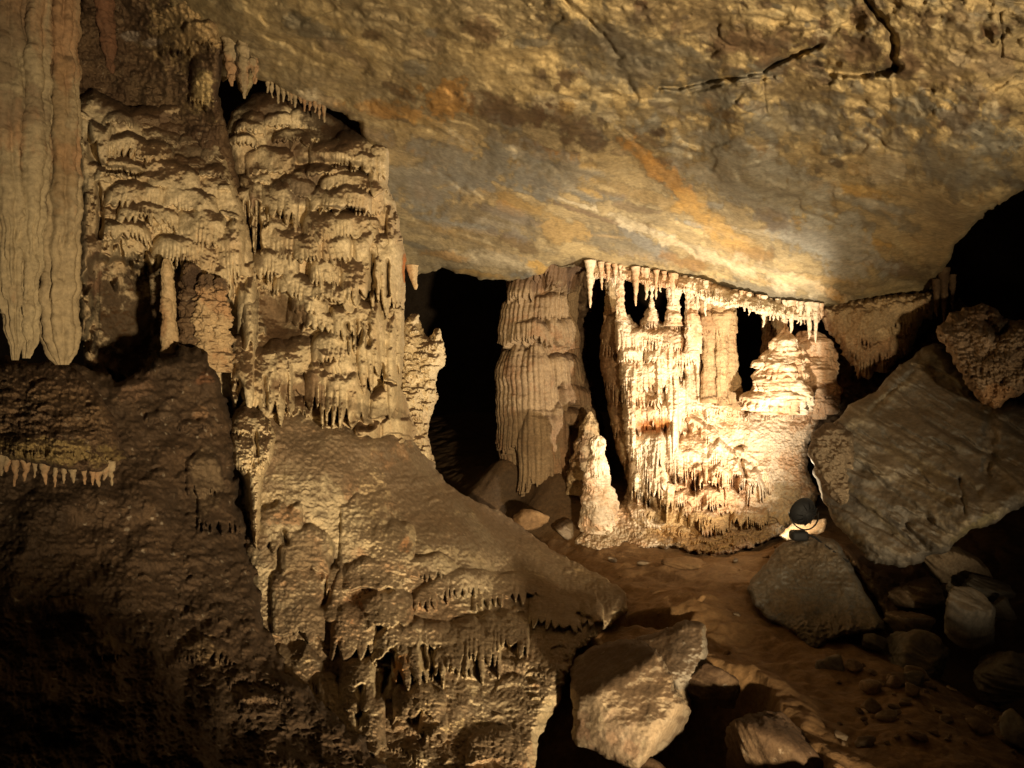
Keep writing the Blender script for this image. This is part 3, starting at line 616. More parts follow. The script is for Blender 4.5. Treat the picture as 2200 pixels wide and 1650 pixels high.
lb_poly = [(500, 890), (560, 870), (650, 880), (720, 910), (800, 930), (880, 930), (925, 980), (952, 1030), (1000, 1068), (1080, 1100), (1150, 1155), (1220, 1200), (1300, 1240), (1345, 1275), (1352, 1310), (1300, 1350), (1265, 1380), (1240, 1400), (1222, 1440), (1205, 1500), (1180, 1545), (1160, 1580), (1150, 1640), (1120, 1720), (700, 1720), (560, 1560), (540, 1350), (520, 1100)]
lb_caps = [(560, 990, 0.1, 1, 0), (790, 1060, 60, 150, .10, .1, 16, .5), (840, 1110, 50, 100, .14, .15, 12, .5), (600, 1080, 50, 100, .14, .6, 12, .5), (660, 1130, 60, 80, .16, .1, 14, .9), (800, 1190, 70, 60, .16, .1, 12, .5), (720, 1210, 30, 120, .14, .4, 12, .6), (640, 1210, 60, 130, .10, .15, 12, .7), (830, 1260, 60, 70, .16, .12, 10, .5), (760, 1290, 50, 110, .20, .5, 14, .8),
           (860, 1330, 60, 60, .16, .2, 10, .5, -.25), (900, 1190, 80, 50, .14, .5, 8, .4, -.15), (980, 1220, 90, 60, .14, .7, 8, .3, -.2), (1100, 1230, 90, 60, .12, .6, 9, .3, -.1), (1190, 1270, 60, 70, .12, .4, 9, .4, .1), (920, 1330, 70, 70, .18, .7, 9, .4, -.2), (1000, 1330, 80, 110, .20, .7, 9, .3, -.1), (1080, 1310, 60, 80, .16, .6, 8, .4), (880, 1370, 40, 100, .22, .7, 13, .4), (950, 1380, 70, 60, .16, .5, 9, .3, -.1), (640, 1380, 60, 110, .14, .3, 14, .8), (690, 1450, 40, 90, .16, .7, 16, .6), (620, 1420, 30, 60, .14, .6, 10, .5), (770, 1400, 40, 100, .14, .1, 14, .8), (740, 1500, 50, 110, .14, .3, 15, .5), (900, 1460, 60, 70, .10, .3, 10, .7), (930, 1520, 30, 60, .10, .4, 10, .5), (800, 1480, 30, 110, .14, .2, 12, .5), (1270, 1290, 26, 55, .16, .6, 12, .5), (1060, 1560, 60, 60, .08, .1, 12, .6)]
LB = empty('flowstone_mound', P(900, 1640, 4.8))
lb_d = [(560, 880, 7.3), (800, 930, 7.7), (940, 1010, 8.8), (1080, 1105, 9.5), (1230, 1205, 8.7), (1345, 1290, 7.25), (1300, 1345, 6.6), (1250, 1400, 5.75), (1000, 1150, 7.7), (1000, 1300, 6.5), (700, 1200, 6.3), (600, 1400, 5.5), (830, 1640, 4.15), (1110, 1650, 4.25), (1180, 1530, 5.0), (900, 1480, 5.0)]
relief('mound_body', lb_poly, lb_d, M['mound'], parent=LB, step=1.9,
    rnd_px=34, rnd_m=.34, edge=4, amp=.09, freq=150, fine=.012, caps=scatter(lb_poly, 60, (8, 26), (8, 22), (.02, .05), teeth=(.0, .3), tw=(6, 11), seed=116) + scatter([(560, 1060), (800, 1130), (1000, 1200), (1250, 1260), (1150, 1450), (800, 1600), (600, 1400)], 80, (14, 60), (12, 44), (.02, .07), teeth=(.05, .45), tw=(6, 11), seed=16) + [(c[0], c[1], c[2], c[3] * 1.3, c[4] * 1.45, c[5] * .6, c[6] * 1.6, max(c[7], .5)) + c[8:] for c in lb_caps if len(c) > 7],
    grooves=[([(698, 1300), (705, 1260), (716, 1215)], 8, .18), ([(832, 1440), (822, 1490)], 7, .3), ([(608, 1140), (612, 1165)], 6, .2), ([(676, 1460), (678, 1490)], 4, .2), ([(1240, 1320), (1275, 1340)], 6, .15), ([(840, 1400), (850, 1430)], 6, .2), ([(905, 1390), (915, 1430)], 5, .2), ([(925, 1400), (930, 1440)], 4, .2), ([(775, 1480), (770, 1560)], 6, .15)],
    patches=streaks(260, (540, 900, 1330, 1640), (7, 40), (5, 24), 0, [(.52, .41, .25), (.13, .085, .045), (.19, .14, .085), (.47, .36, .2), (.25, .18, .11)], 6) + [(680, 980, 190, 80, 12, (.19, .13, .075), .8), (900, 1030, 150, 90, 40, (.2, .145, .09), .85), (1060, 1160, 120, 60, 35, (.2, .15, .095), .8), (640, 1190, 80, 60, 0, (.22, .16, .09), .75), (640, 1330, 70, 80, 0, (.23, .17, .1), .75), (830, 1160, 60, 50, 0, (.52, .41, .24), .9), (800, 1080, 40, 70, 0, (.5, .38, .21), .8), (830, 1250, 60, 36, 0, (.55, .43, .26), .9), (830, 1330, 50, 30, 0, (.55, .43, .26), .85), (760, 1320, 24, 44, 0, (.38, .18, .08), .7), (860, 1430, 26, 34, 0, (.45, .20, .05), .9), (620, 1110, 40, 22, 0, (.38, .22, .11), .8), (870, 1170, 14, 30, 0, (.42, .2, .08), .8), (1000, 1240, 120, 50, -10, (.5, .4, .26), .7), (1020, 1380, 140, 60, -15, (.5, .39, .23), .8), (930, 1550, 120, 60, 0, (.23, .16, .09), .8), (780, 1600, 160, 60, 0, (.2, .135, .075), .8), (1090, 1540, 60, 120, 0, (.2, .15, .09), .7), (920, 1480, 40, 50, 20, (.5, .38, .2), .8), (1000, 1560, 60, 20, -10, (.5, .38, .2), .8), (1210, 1330, 90, 90, 30, (.34, .26, .16), .6), (730, 1420, 40, 40, 0, (.1, .065, .035), .7), (1290, 1280, 60, 40, 20, (.16, .11, .06), .7)],
    thick=1.6, seed=57)
meta(LB, 'broad muddy flowstone mound sloping down to the clay path, with fringed cream ledges', 'flowstone')
lb_f = tps(lb_d)
for i, (cx, cy, w, h, b, nt, rg) in enumerate([(756, 1300, 42, 108, .20, 5, .5), (880, 1375, 36, 104, .22, 4, .6), (958, 1380, 40, 76, .18, 4, .6), (1012, 1335, 50, 100, .20, 5, .65), (1085, 1322, 42, 76, .17, 4, .6), (606, 1085, 34, 92, .18, 5, .6), (690, 1440, 34, 90, .18, 5, .6), (1268, 1292, 24, 54, .18, 4, .6), (722, 1215, 24, 110, .16, 4, .4)]):
    drape(LB, lb_f, cx, cy, w, h, b, nt, M['mound' if i not in (0, 2, 3) else 'cream'], 1400 + i, ragged=rg)

dp = relief('dripstone_pillar', [(495, 900), (505, 880), (530, 868), (560, 880), (580, 905), (592, 935), (588, 975), (578, 1000), (568, 1020), (562, 1060), (560, 1110), (556, 1150), (552, 1185), (546, 1170), (540, 1130), (536, 1090), (532, 1050), (520, 1020), (500, 1000), (496, 950)],
    [(540, 880, 6.9), (545, 1000, 6.4), (548, 1180, 5.9), (500, 950, 6.6), (590, 950, 6.6)], M['cream'], step=1.3, rnd_px=20, rnd_m=.22, edge=2, edge_f=14, amp=.04, freq=40, fine=.008,
    caps=[(530, 880, 40, 60, .10, .2, 9, .7), (515, 930, 24, 90, .14, .2, 10, .5), (560, 930, 30, 80, .12, .3, 8, .6), (548, 1000, 14, 170, .10, .05, 10, .4)] + scatter([(500, 890), (590, 900), (580, 1000), (510, 1000)], 26, (8, 22), (14, 40), (.02, .07), seed=17),
    grooves=[([(549, 930), (551, 975)], 4, .12), ([(530, 1040), (536, 1100)], 3, .06)], patches=[(530, 885, 44, 26, 10, (.2, .14, .075), .8)], thick=.5, seed=59)
meta(dp, 'cream dripstone pillar with a bulbous head tapering to a thin foot on the muddy mound', 'dripstone')

M['old'] = rock_mat('greyed_flowstone', (.30, .235, .135), (.23, .175, .10), (.09, .055, .028), c=(.36, .29, .17), s1=1.3, mud_amt=.5, streak=.3, bump=.3, bscale=24)
M['oldtan'] = rock_mat('ochre_flowstone', (.27, .205, .115), (.20, .15, .085), (.09, .06, .032), c=(.30, .235, .14), s1=1.3, mud_amt=.5, streak=.3, bump=.3, bscale=24)
# tall hanging columns close at the left edge
HC = [('pale grey-cream hanging column, widest of the left trio', [(12, -120, 48), (14, 200, 46), (20, 400, 36), (27, 600, 23), (32, 720, 15), (34, 774, 4)], 4.7, 61),
      ('slim pale hanging column squeezed between its two wider neighbours at the left edge', [(74, -120, 27), (72, 200, 30), (66, 400, 27), (62, 600, 19), (61, 720, 14), (60, 770, 4)], 4.75, 62),
      ('ochre hanging column with a ragged flared foot, rightmost of the left trio', [(130, -120, 33), (132, 200, 32), (134, 400, 34), (132, 600, 35), (128, 720, 34), (132, 762, 25), (138, 784, 8)], 4.9, 63)]
for lab, prof, Y, sd in HC:
    o = column('hanging_column', prof, Y, M['old'] if sd != 63 else M['oldtan'], ns=110, nr=420, amp=.022, freq=70, fine=.003, flute=.04, ring=.02, nfl=9 if sd != 62 else 5, seed=sd, wob=4,
               caps=[(prof[2][0] - 16, 300, 30, 420, .03, .3, 14, .4), (prof[2][0] + 18, 120, 26, 500, .03, .3, 14, .4)] + scatter([(prof[1][0] - 50, -100), (prof[1][0] + 50, -100), (prof[1][0] + 50, 740), (prof[1][0] - 50, 740)], 26, (8, 20), (30, 120), (.006, .022), teeth=(.1, .3), seed=sd),
               patches=[(122, 150, 18, 34, 0, (.10, .06, .03), .85), (118, 420, 16, 60, 0, (.12, .075, .04), .8), (150, 300, 24, 200, 0, (.32, .20, .09), .55), (20, 100, 80, 130, 0, (.22, .15, .085), .7), (60, 250, 70, 40, 30, (.25, .17, .10), .5)])
    meta(o, lab, 'stalactite', 'tall hanging columns at the left edge')
o = column('stalactite', [(222, -80, 22), (226, 40, 17), (232, 100, 13), (240, 150, 5), (241, 158, 2)], 6.6, rock_mat('red_stalactite', (.17, .08, .04), (.10, .05, .025), (.06, .03, .015), mud_amt=.2), ns=48, nr=120, amp=.02, seed=64, flute=.01, nfl=6)
meta(o, 'dark reddish stalactite hanging from the top beside the tall ochre column', 'stalactite')

# rock shelf with its fringe below them
sh = relief('rock_shelf', [(-200, 800), (0, 785), (120, 775), (170, 800), (215, 850), (245, 900), (262, 950), (270, 985), (240, 1010), (200, 1015), (150, 1008), (100, 1000), (50, 990), (0, 985), (-200, 990)],
    [(-200, 800, 5.2), (170, 800, 5.6), (260, 960, 5.2), (0, 980, 4.5), (120, 930, 4.6), (-200, 980, 4.3)], M['brown'], step=2.2, rnd_px=18, rnd_m=.22, edge=4, amp=.07, freq=60, fine=.02,
    caps=[(60, 930, 90, 62, .08, .5, 12, .2), (170, 930, 70, 70, .08, .4, 12, .2), (-60, 930, 80, 60, .08, .5, 12, .2)] + scatter([(0, 800), (200, 820), (250, 960), (0, 960)], 50, (14, 44), (8, 20), (.02, .06), seed=18),
    patches=[(110, 965, 160, 34, 4, (.22, .155, .06), .9), (60, 900, 80, 20, -8, (.2, .13, .075), .6)], thick=1.0, seed=65)
meta(sh, 'brown rock shelf with a yellowish fringed rim, under the tall hanging columns', 'rock shelf')
fr = random.Random(3)
x = 2; k = 0
while x < 245:
    L = fr.uniform(28, 66) * (1 - .35 * (x / 245)); w = fr.uniform(4.5, 10)
    yt = 985 + .09 * x
    o = column('shelf_stalactite', [(x, yt - 16, w * 1.5), (x, yt + 6, w), (x + fr.uniform(-2, 2), yt + L * .55, w * .5), (x + fr.uniform(-3, 3), yt + L, 1.2)], 4.52 + .0016 * x + fr.uniform(-.03, .05), M['oldtan'], ns=20, nr=36, amp=.006, freq=12, fine=.003, seed=700 + k)
    meta(o, 'small yellowish stalactite in the fringe along the rim of the brown shelf', 'stalactite', 'stalactites along the rim of the brown shelf')
    x += fr.uniform(12, 24); k += 1

# things in the dark pit
o = column('stalagmite', [(356, 556, 3), (357, 566, 8), (360, 600, 13), (362, 650, 13), (364, 690, 15), (366, 800, 20)], 7.3, M['tan'], ns=48, nr=120, amp=.015, fine=.006, seed=71, caps=[(360, 640, 14, 50, .03, .3, 5)])
meta(o, 'slim pale stalagmite standing in the dark pit under the fringed ledges', 'stalagmite')
for i, (prof, Y, lab) in enumerate([([(410, 566, 6), (409, 580, 14), (410, 630, 19), (412, 690, 22), (412, 800, 28)], 7.4, 'dark-topped stubby stalagmite, leftmost of three in the shadowed pit'), ([(446, 590, 7), (446, 604, 15), (446, 650, 20), (448, 800, 30)], 7.35, 'middle stalagmite of the three stubby ones, with a crumbly flank'), ([(474, 598, 6), (474, 612, 12), (474, 650, 16), (474, 800, 26)], 7.38, 'stubby stalagmite in the pit, nearest the big flowstone mass')]):
    o = column('stalagmite', prof, Y, M['brown' if i == 0 else 'tan'], ns=90, nr=130, amp=.04, freq=20, fine=.012, seed=75 + i, caps=scatter([(420, 600), (500, 600), (500, 700), (400, 700)], 24, (8, 18), (6, 14), (.01, .03), seed=19 + i), patches=[(440, 606, 70, 26, 0, (.06, .035, .02), .85)])
    meta(o, lab, 'stalagmite', 'stubby stalagmites in the pit')

# stalactites over the left opening
for i, (x, y0_, L, w, Y, lab) in enumerate([(496, 90, 95, 16, 7.6, 'stubby brown stalactite above the black gap, left of the pointed one'), (523, 100, 112, 11, 7.5, 'longest pointed ochre stalactite hanging into the black gap left of the ceiling fringe'),
        (545, 110, 70, 8, 7.7, 'short pale stalactite just right of the longest one over the black gap'), (508, 60, 100, 14, 7.8, 'brown stalactite set back behind the pointed pair above the black gap')]):
    o = column('stalactite', [(x, y0_ - 60, w * 1.3), (x, y0_, w), (x + 1, y0_ + L * .7, w * .65), (x + 2, y0_ + L, 1.5)], Y, M['oldtan'], ns=32, nr=90, amp=.02, freq=14, fine=.006, flute=.01, nfl=6, seed=80 + i)
    meta(o, lab, 'stalactite', 'stalactites over the black gap')
x = 575; k = 0
while x < 705:
    yt = 178 + (x - 575) * .42; L = fr.uniform(14, 38); w = fr.uniform(3, 5.5)
    o = column('stalactite', [(x, yt - 26, w * 1.8), (x, yt, w), (x + fr.uniform(-1, 2), yt + L * .5, w * .55), (x + fr.uniform(-1, 2), yt + L, 1)], 8.15 + fr.uniform(-.04, .04), M['oldtan'], ns=16, nr=30, amp=.008, freq=10, seed=820 + k)
    meta(o, 'small ochre stalactite in the ragged row above the big flowstone mass', 'stalactite', 'stalactites over the flowstone mass')
    x += fr.uniform(7, 13); k += 1
o = column('stalactite', [(886, 570, 12), (888, 595, 8), (892, 612, 5), (893, 622, 1.5)], 9.0, M['tan'], ns=24, nr=50, amp=.01, seed=86)
meta(o, 'lone little orange-brown stalactite at the left end of the dark opening', 'stalactite')
# ================================================================== CENTRE
# fluted column in the half dark
fc_caps = [(1150, 570, 70, 60, .16, .5, 8, .6), (1210, 575, 40, 80, .18, .5, 7, .6), (1120, 600, 30, 70, .20, .4, 9, .8), (1110, 640, 44, 110, .16, .1, 10, .6), (1190, 636, 44, 70, .18, .3, 8, .6), (1140, 686, 50, 62, .22, .3, 6, .6), (1212, 680, 36, 80, .20, .3, 8, .7),
           (1128, 744, 70, 240, .24, .12, 6, .45), (1218, 756, 36, 90, .22, .3, 7, .6), (1230, 820, 34, 70, .24, .4, 7, .6),
           (1168, 862, 46, 190, .36, .15, 6, .6, -.2), (1236, 866, 40, 60, .26, .5, 7, .5), (1090, 900, 34, 150, .08, .1, 6, .3)]
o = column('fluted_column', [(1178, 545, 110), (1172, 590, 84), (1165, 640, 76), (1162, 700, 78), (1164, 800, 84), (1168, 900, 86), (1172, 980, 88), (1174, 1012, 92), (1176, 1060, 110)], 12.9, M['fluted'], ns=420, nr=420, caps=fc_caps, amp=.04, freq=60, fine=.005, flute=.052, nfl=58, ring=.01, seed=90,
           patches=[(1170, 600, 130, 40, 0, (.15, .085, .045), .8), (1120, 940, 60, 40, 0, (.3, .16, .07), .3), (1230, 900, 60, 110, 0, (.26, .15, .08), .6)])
meta(o, 'thick fluted tan column standing alone in the dark opening', 'column')

# lip of pale flowstone under the ceiling edge
lip_poly = [(1258, 574), (1300, 566), (1400, 578), (1500, 596), (1600, 628), (1680, 648), (1765, 660), (1772, 676), (1760, 692), (1735, 688), (1710, 690), (1690, 684), (1660, 676), (1640, 680), (1625, 672), (1600, 660), (1580, 660), (1560, 664), (1520, 650), (1490, 634), (1450, 622), (1400, 614), (1350, 604), (1300, 600), (1265, 600)]
def lipy(x): return np.interp(x, [1258, 1300, 1400, 1500, 1560, 1600, 1680, 1770], [582, 588, 602, 622, 642, 650, 668, 676])
lip = relief('pale_flowstone', lip_poly, [(1258, 580, 10.9), (1500, 610, 10.45), (1770, 670, 10.05), (1400, 560, 10.8)], M['white'], step=1.1, rnd_px=10, rnd_m=.16, edge=3, edge_f=9, amp=.03, freq=30, fine=.012,
    caps=[(1262 + 9 * i + rnd.uniform(-3, 3), float(lipy(1262 + 9 * i)) - 22 + rnd.uniform(-5, 5), rnd.uniform(6, 14), rnd.uniform(24, 46), rnd.uniform(.05, .12), .6, 5, .5) for i in range(56)], patches=[(1660, 650, 120, 26, 14, (.62, .50, .30), .5)], thick=.5, seed=91)
meta(lip, 'pale crusted rim of flowstone under the ceiling edge from which the bright stalactites hang', 'flowstone')
# stalactites of the rim
marked = [(1268, 78, 7.5, 'longest free-hanging stalactite, at the left end of the bright fringe'), (1292, 36, 4, None), (1366, 60, 6, 'brownish thick stalactite next to the thin white pillar'), (1388, 44, 5, None), (1446, 52, 5, None), (1516, 52, 4.5, 'thin stalactite before the dark slot left of the wide tan column'), (1640, 44, 5, None), (1700, 46, 6, None), (1738, 56, 6, None), (1752, 62, 5, 'rightmost long stalactite of the bright fringe, over the two pale stalagmites')]
k = 0
def tine(x, L, w, lab, seed, dy=0.0):
    yt = float(lipy(x))
    o = column('stalactite', [(x, yt - 24, w * 1.7), (x, yt - 6, w * 1.15), (x + rnd.uniform(-1, 1), yt + L * .4, w * .7), (x + rnd.uniform(-2, 2), yt + L * .8, w * .4), (x + rnd.uniform(-2, 2), yt + L, .9)],
               10.86 - (x - 1258) / 512 * .85 + dy, M['white'], ns=18, nr=44, amp=.008, freq=9, fine=.004, seed=seed)
    meta(o, lab or 'thin pale stalactite in the dense bright fringe under the ceiling edge', 'stalactite', 'stalactites of the bright fringe')
for x, L, w, lab in marked:
    tine(x, L, w, lab, 900 + k, -.06); k += 1
x = 1276
while x < 1768:
    if not (1530 < x < 1578):
        q = float(np.clip(.5 + .9 * perlin(np.array([x / 31.0]), np.array([2.7]), 5)[0], .05, 1)); tine(x, (7 + 44 * q * rnd.random() ** .7) * (1.0 if x < 1560 or x > 1640 else .6), rnd.uniform(1.8, 3.6) + 2.2 * q * rnd.random(), None, 900 + k, rnd.uniform(-.08, .14)); k += 1
    x += rnd.uniform(4.5, 9.5)

# main lit formation: one body with its draperies, base crust
mf_poly = [(1320, 680), (1335, 668), (1352, 676), (1362, 690), (1374, 700), (1386, 668), (1402, 652), (1412, 668), (1420, 692), (1432, 690), (1440, 668), (1450, 660), (1462, 676), (1472, 682), (1486, 664), (1500, 668), (1512, 700), (1560, 740), (1580, 820), (1592, 856), (1604, 880), (1616, 850), (1650, 842), (1700, 840), (1740, 850), (1764, 880), (1756, 920), (1735, 960), (1735, 1010), (1760, 1060), (1740, 1110), (1690, 1140), (1600, 1160), (1500, 1160), (1420, 1150), (1350, 1130), (1330, 1090), (1345, 1060), (1355, 1010), (1345, 960), (1338, 900), (1334, 840), (1328, 780), (1320, 730)]
def fl_line(pts, w, h, b, teeth=.6, tw=6, step=.9):
    out = []
    p = np.array(pts, float); seg = np.sqrt((np.diff(p, axis=0) ** 2).sum(1)); s = np.concatenate([[0], np.cumsum(seg)])
    t = 0
    while t < s[-1]:
        out.append((float(np.interp(t, s, p[:, 0])), float(np.interp(t, s, p[:, 1])) + rnd.uniform(-12, 12), w * rnd.uniform(.55, 1.2), h * rnd.uniform(.6, 1.6), b * rnd.uniform(.6, 1.3), teeth * rnd.uniform(.3, 1.1), tw * rnd.uniform(.8, 1.7), rnd.uniform(.4, 1.1))); t += w * step * rnd.uniform(.7, 1.4)
    return out
mf_f = None
mf_caps = (scatter([(1330, 690), (1500, 680), (1590, 860), (1560, 980), (1640, 1090), (1600, 1150), (1350, 1120)], 95, (9, 36), (14, 46), (.04, .12), teeth=(.1, .6), tw=(4, 8), seed=22)
    + [(1338, 678, 20, 90, .20, .2, 7, .4), (1400, 662, 22, 60, .16, .5, 5, .9), (1448, 668, 20, 50, .16, .3, 6, .6), (1488, 668, 18, 90, .16, .3, 5, .4), (1400, 705, 46, 60, .18, .6, 5, .5), (1450, 700, 36, 70, .20, .4, 5, .5)]
    + fl_line([(1350, 738), (1440, 735), (1500, 745)], 30, 55, .20) + fl_line([(1345, 785), (1440, 780), (1490, 790)], 30, 60, .20) + fl_line([(1350, 838), (1430, 835)], 28, 56, .22) + fl_line([(1352, 868), (1440, 868)], 30, 64, .24)
    + [(1375, 690, 7, 240, .20, .1, 7, .3), (1415, 720, 6, 160, .22, .1, 7, .3), (1480, 700, 9, 200, .2, .1, 7, .3), (1360, 780, 8, 200, .24, .1, 7, .3), (1500, 720, 7, 150, .2, .1, 7, .3)] + [(1440, 700, 8, 330, .24, .1, 6, .2), (1452, 760, 7, 260, .22, .1, 5, .2), (1345, 890, 12, 150, .22, .4, 7, .2)]
    + fl_line([(1356, 928), (1440, 926)], 22, 120, .26, .8, 5, .8) + fl_line([(1362, 985), (1445, 990)], 18, 86, .26, .8, 5, .7)
    + fl_line([(1462, 872), (1500, 900), (1530, 930), (1560, 960), (1600, 985), (1640, 1010)], 24, 58, .24, .7, 5, .7)
    + [(1490, 930, 42, 90, .20, .1, 9, 1.0), (1530, 985, 40, 60, .20, .2, 8, .9)] + fl_line([(1440, 962), (1480, 975), (1530, 985), (1565, 1000)], 26, 60, .28, .8, 5, .7)
    + [(1540, 1040, 60, 60, .20, .3, 7, .8), (1480, 1050, 40, 44, .18, .3, 6, .8)] + fl_line([(1490, 1082), (1560, 1090), (1640, 1086)], 30, 50, .22, .7, 6, .7)
    + [(1680, 900, 80, 230, .10, .05, 12, .5), (1640, 842, 34, 48, .24, .4, 7, .8), (1692, 848, 56, 62, .26, .5, 7, .7), (1640, 985, 26, 70, .14, .6, 6, .4), (1600, 960, 34, 60, .14, .5, 6, .4), (1530, 790, 34, 90, .14, .05, 8, .6), (1560, 850, 50, 50, .16, .3, 7, .6), (1490, 810, 46, 80, .16, .1, 8, .7)])
body = empty('flowstone_formation', P(1500, 1160, 10.9))
meta(body, 'brightly lit cream flowstone formation of tiered draperies in front of the floodlight', 'flowstone', None)
mf_d = [(1330, 680, 11.3), (1340, 900, 11.1), (1350, 1100, 10.8), (1450, 700, 11.2), (1440, 900, 10.9), (1500, 850, 11.15), (1500, 1000, 10.7), (1550, 1100, 10.35), (1650, 900, 10.75), (1750, 900, 10.7), (1690, 1050, 10.3), (1600, 1150, 10.1), (1400, 1140, 10.4)]
o = relief('formation_body', mf_poly, mf_d, M['white'], step=1.0, rnd_px=20, rnd_m=.40, edge=3, edge_f=12, amp=.05, freq=60, fine=.014, caps=mf_caps,
    grooves=[([(1385, 1075), (1395, 1085)], 7, .3), ([(1374, 700), (1376, 690)], 6, .1), ([(1500, 1020), (1490, 1050)], 7, .2), ([(1466, 800), (1468, 812)], 4, .2), ([(1590, 960), (1594, 1000), (1602, 1020)], 5, .2), ([(1640, 1030), (1650, 1060)], 4, .12), ([(1508, 1072), (1510, 1080)], 5, .2), ([(1470, 905), (1480, 930)], 8, .2)],
    extra=lambda X, Y: -.28 * np.exp(-((X - 1400) / 50) ** 2 - ((Y - 918) / 13) ** 2) - .2 * np.exp(-((X - 1482) / 26) ** 2 - ((Y - 935) / 40) ** 2),
    patches=[(1400, 915, 40, 18, 0, (.40, .15, .04), .9), (1420, 905, 22, 14, 0, (.50, .22, .06), .8), (1445, 710, 20, 30, 0, (.5, .28, .12), .6), (1420, 1000, 60, 60, 0, (.45, .28, .16), .45), (1560, 1130, 200, 28, 4, (.42, .26, .10), .85), (1430, 1100, 70, 40, 0, (.44, .30, .14), .8), (1500, 830, 40, 40, 0, (.5, .33, .16), .5), (1700, 1090, 70, 50, 20, (.48, .34, .16), .7), (1640, 1120, 120, 24, 0, (.46, .3, .13), .7), (1350, 1050, 30, 60, 0, (.45, .32, .17), .7)], thick=1.2, seed=95, parent=body)
o = relief('side_face', [(1302, 676), (1325, 672), (1342, 690), (1350, 780), (1356, 860), (1366, 960), (1376, 1060), (1358, 1064), (1340, 1010), (1322, 960), (1310, 900), (1298, 830), (1288, 780), (1290, 720)], [(1292, 700, 11.9), (1340, 700, 11.3), (1310, 900, 11.75), (1350, 1000, 11.2), (1345, 850, 11.35)], M['tan'], step=1.2, rnd_px=12, rnd_m=.3, edge=3, edge_f=14, amp=.05, freq=40, fine=.012,
    caps=[(1306, 690, 22, 90, .10, .4, 6), (1312, 770, 24, 110, .12, .5, 6), (1322, 860, 22, 120, .12, .5, 6), (1335, 930, 14, 130, .12, .5, 6)], patches=[(1310, 780, 40, 130, 0, (.22, .11, .05), .7)], thick=.6, seed=96, parent=body)
o = relief('base_crust', [(1235, 1170), (1250, 1140), (1262, 1115), (1300, 1095), (1330, 1085), (1370, 1075), (1420, 1100), (1480, 1120), (1560, 1130), (1640, 1120), (1690, 1120), (1680, 1150), (1600, 1180), (1540, 1198), (1500, 1188), (1440, 1176), (1390, 1184), (1330, 1180), (1280, 1182)], [(1240, 1170, 10.5), (1330, 1090, 10.9), (1400, 1180, 10.15), (1540, 1195, 9.75), (1640, 1120, 10.15), (1690, 1130, 9.9)], M['white'], step=1.2, rnd_px=14, rnd_m=.2, edge=5, edge_f=16, amp=.07, freq=40, fine=.025,
    caps=scatter([(1240, 1130), (1400, 1090), (1640, 1130), (1540, 1190), (1260, 1175)], 90, (8, 34), (6, 20), (.03, .09), teeth=(.3, .7), tw=(3, 6), seed=23), patches=[(1470, 1150, 120, 40, 6, (.42, .24, .08), .9), (1330, 1150, 90, 30, 0, (.42, .31, .17), .6), (1600, 1150, 90, 30, -12, (.44, .27, .10), .85)], thick=.7, seed=97, parent=body)
meta(o, 'crumbly ochre-stained crust at the foot')

mf_f = tps(mf_d)
for i, (cx, cy, w, h, b, nt, rg, ti) in enumerate([(1398, 925, 46, 140, .36, 9, .45, 0), (1372, 985, 22, 90, .34, 4, .5, 0), (1425, 990, 20, 86, .36, 4, .4, 0), (1395, 865, 44, 62, .34, 9, .4, 0), (1400, 775, 46, 62, .30, 10, .35, 0), (1370, 705, 34, 66, .28, 7, .4, 0), (1470, 745, 30, 70, .26, 6, .4, 0), (1488, 960, 36, 66, .34, 7, .4, .15), (1550, 1000, 26, 44, .30, 6, .45, 0),
        (1500, 895, 40, 46, .28, 9, .4, .75), (1556, 950, 34, 46, .26, 7, .45, .7), (1644, 840, 36, 56, .30, 6, .35, 0), (1698, 845, 58, 66, .32, 9, .3, .12), (1604, 965, 30, 60, .2, 6, .5, .5), (1650, 1015, 18, 50, .16, 4, .5, .6), (1340, 690, 18, 84, .26, 4, .25, 0), (1570, 1088, 76, 40, .24, 15, .5, -.02), (1450, 800, 10, 230, .34, 2, .15, 0)]):
    drape(body, mf_f, cx, cy, w, h, b, nt, M['white'], 1500 + i, ragged=rg, tilt=ti, step=1.0, flute=.03)
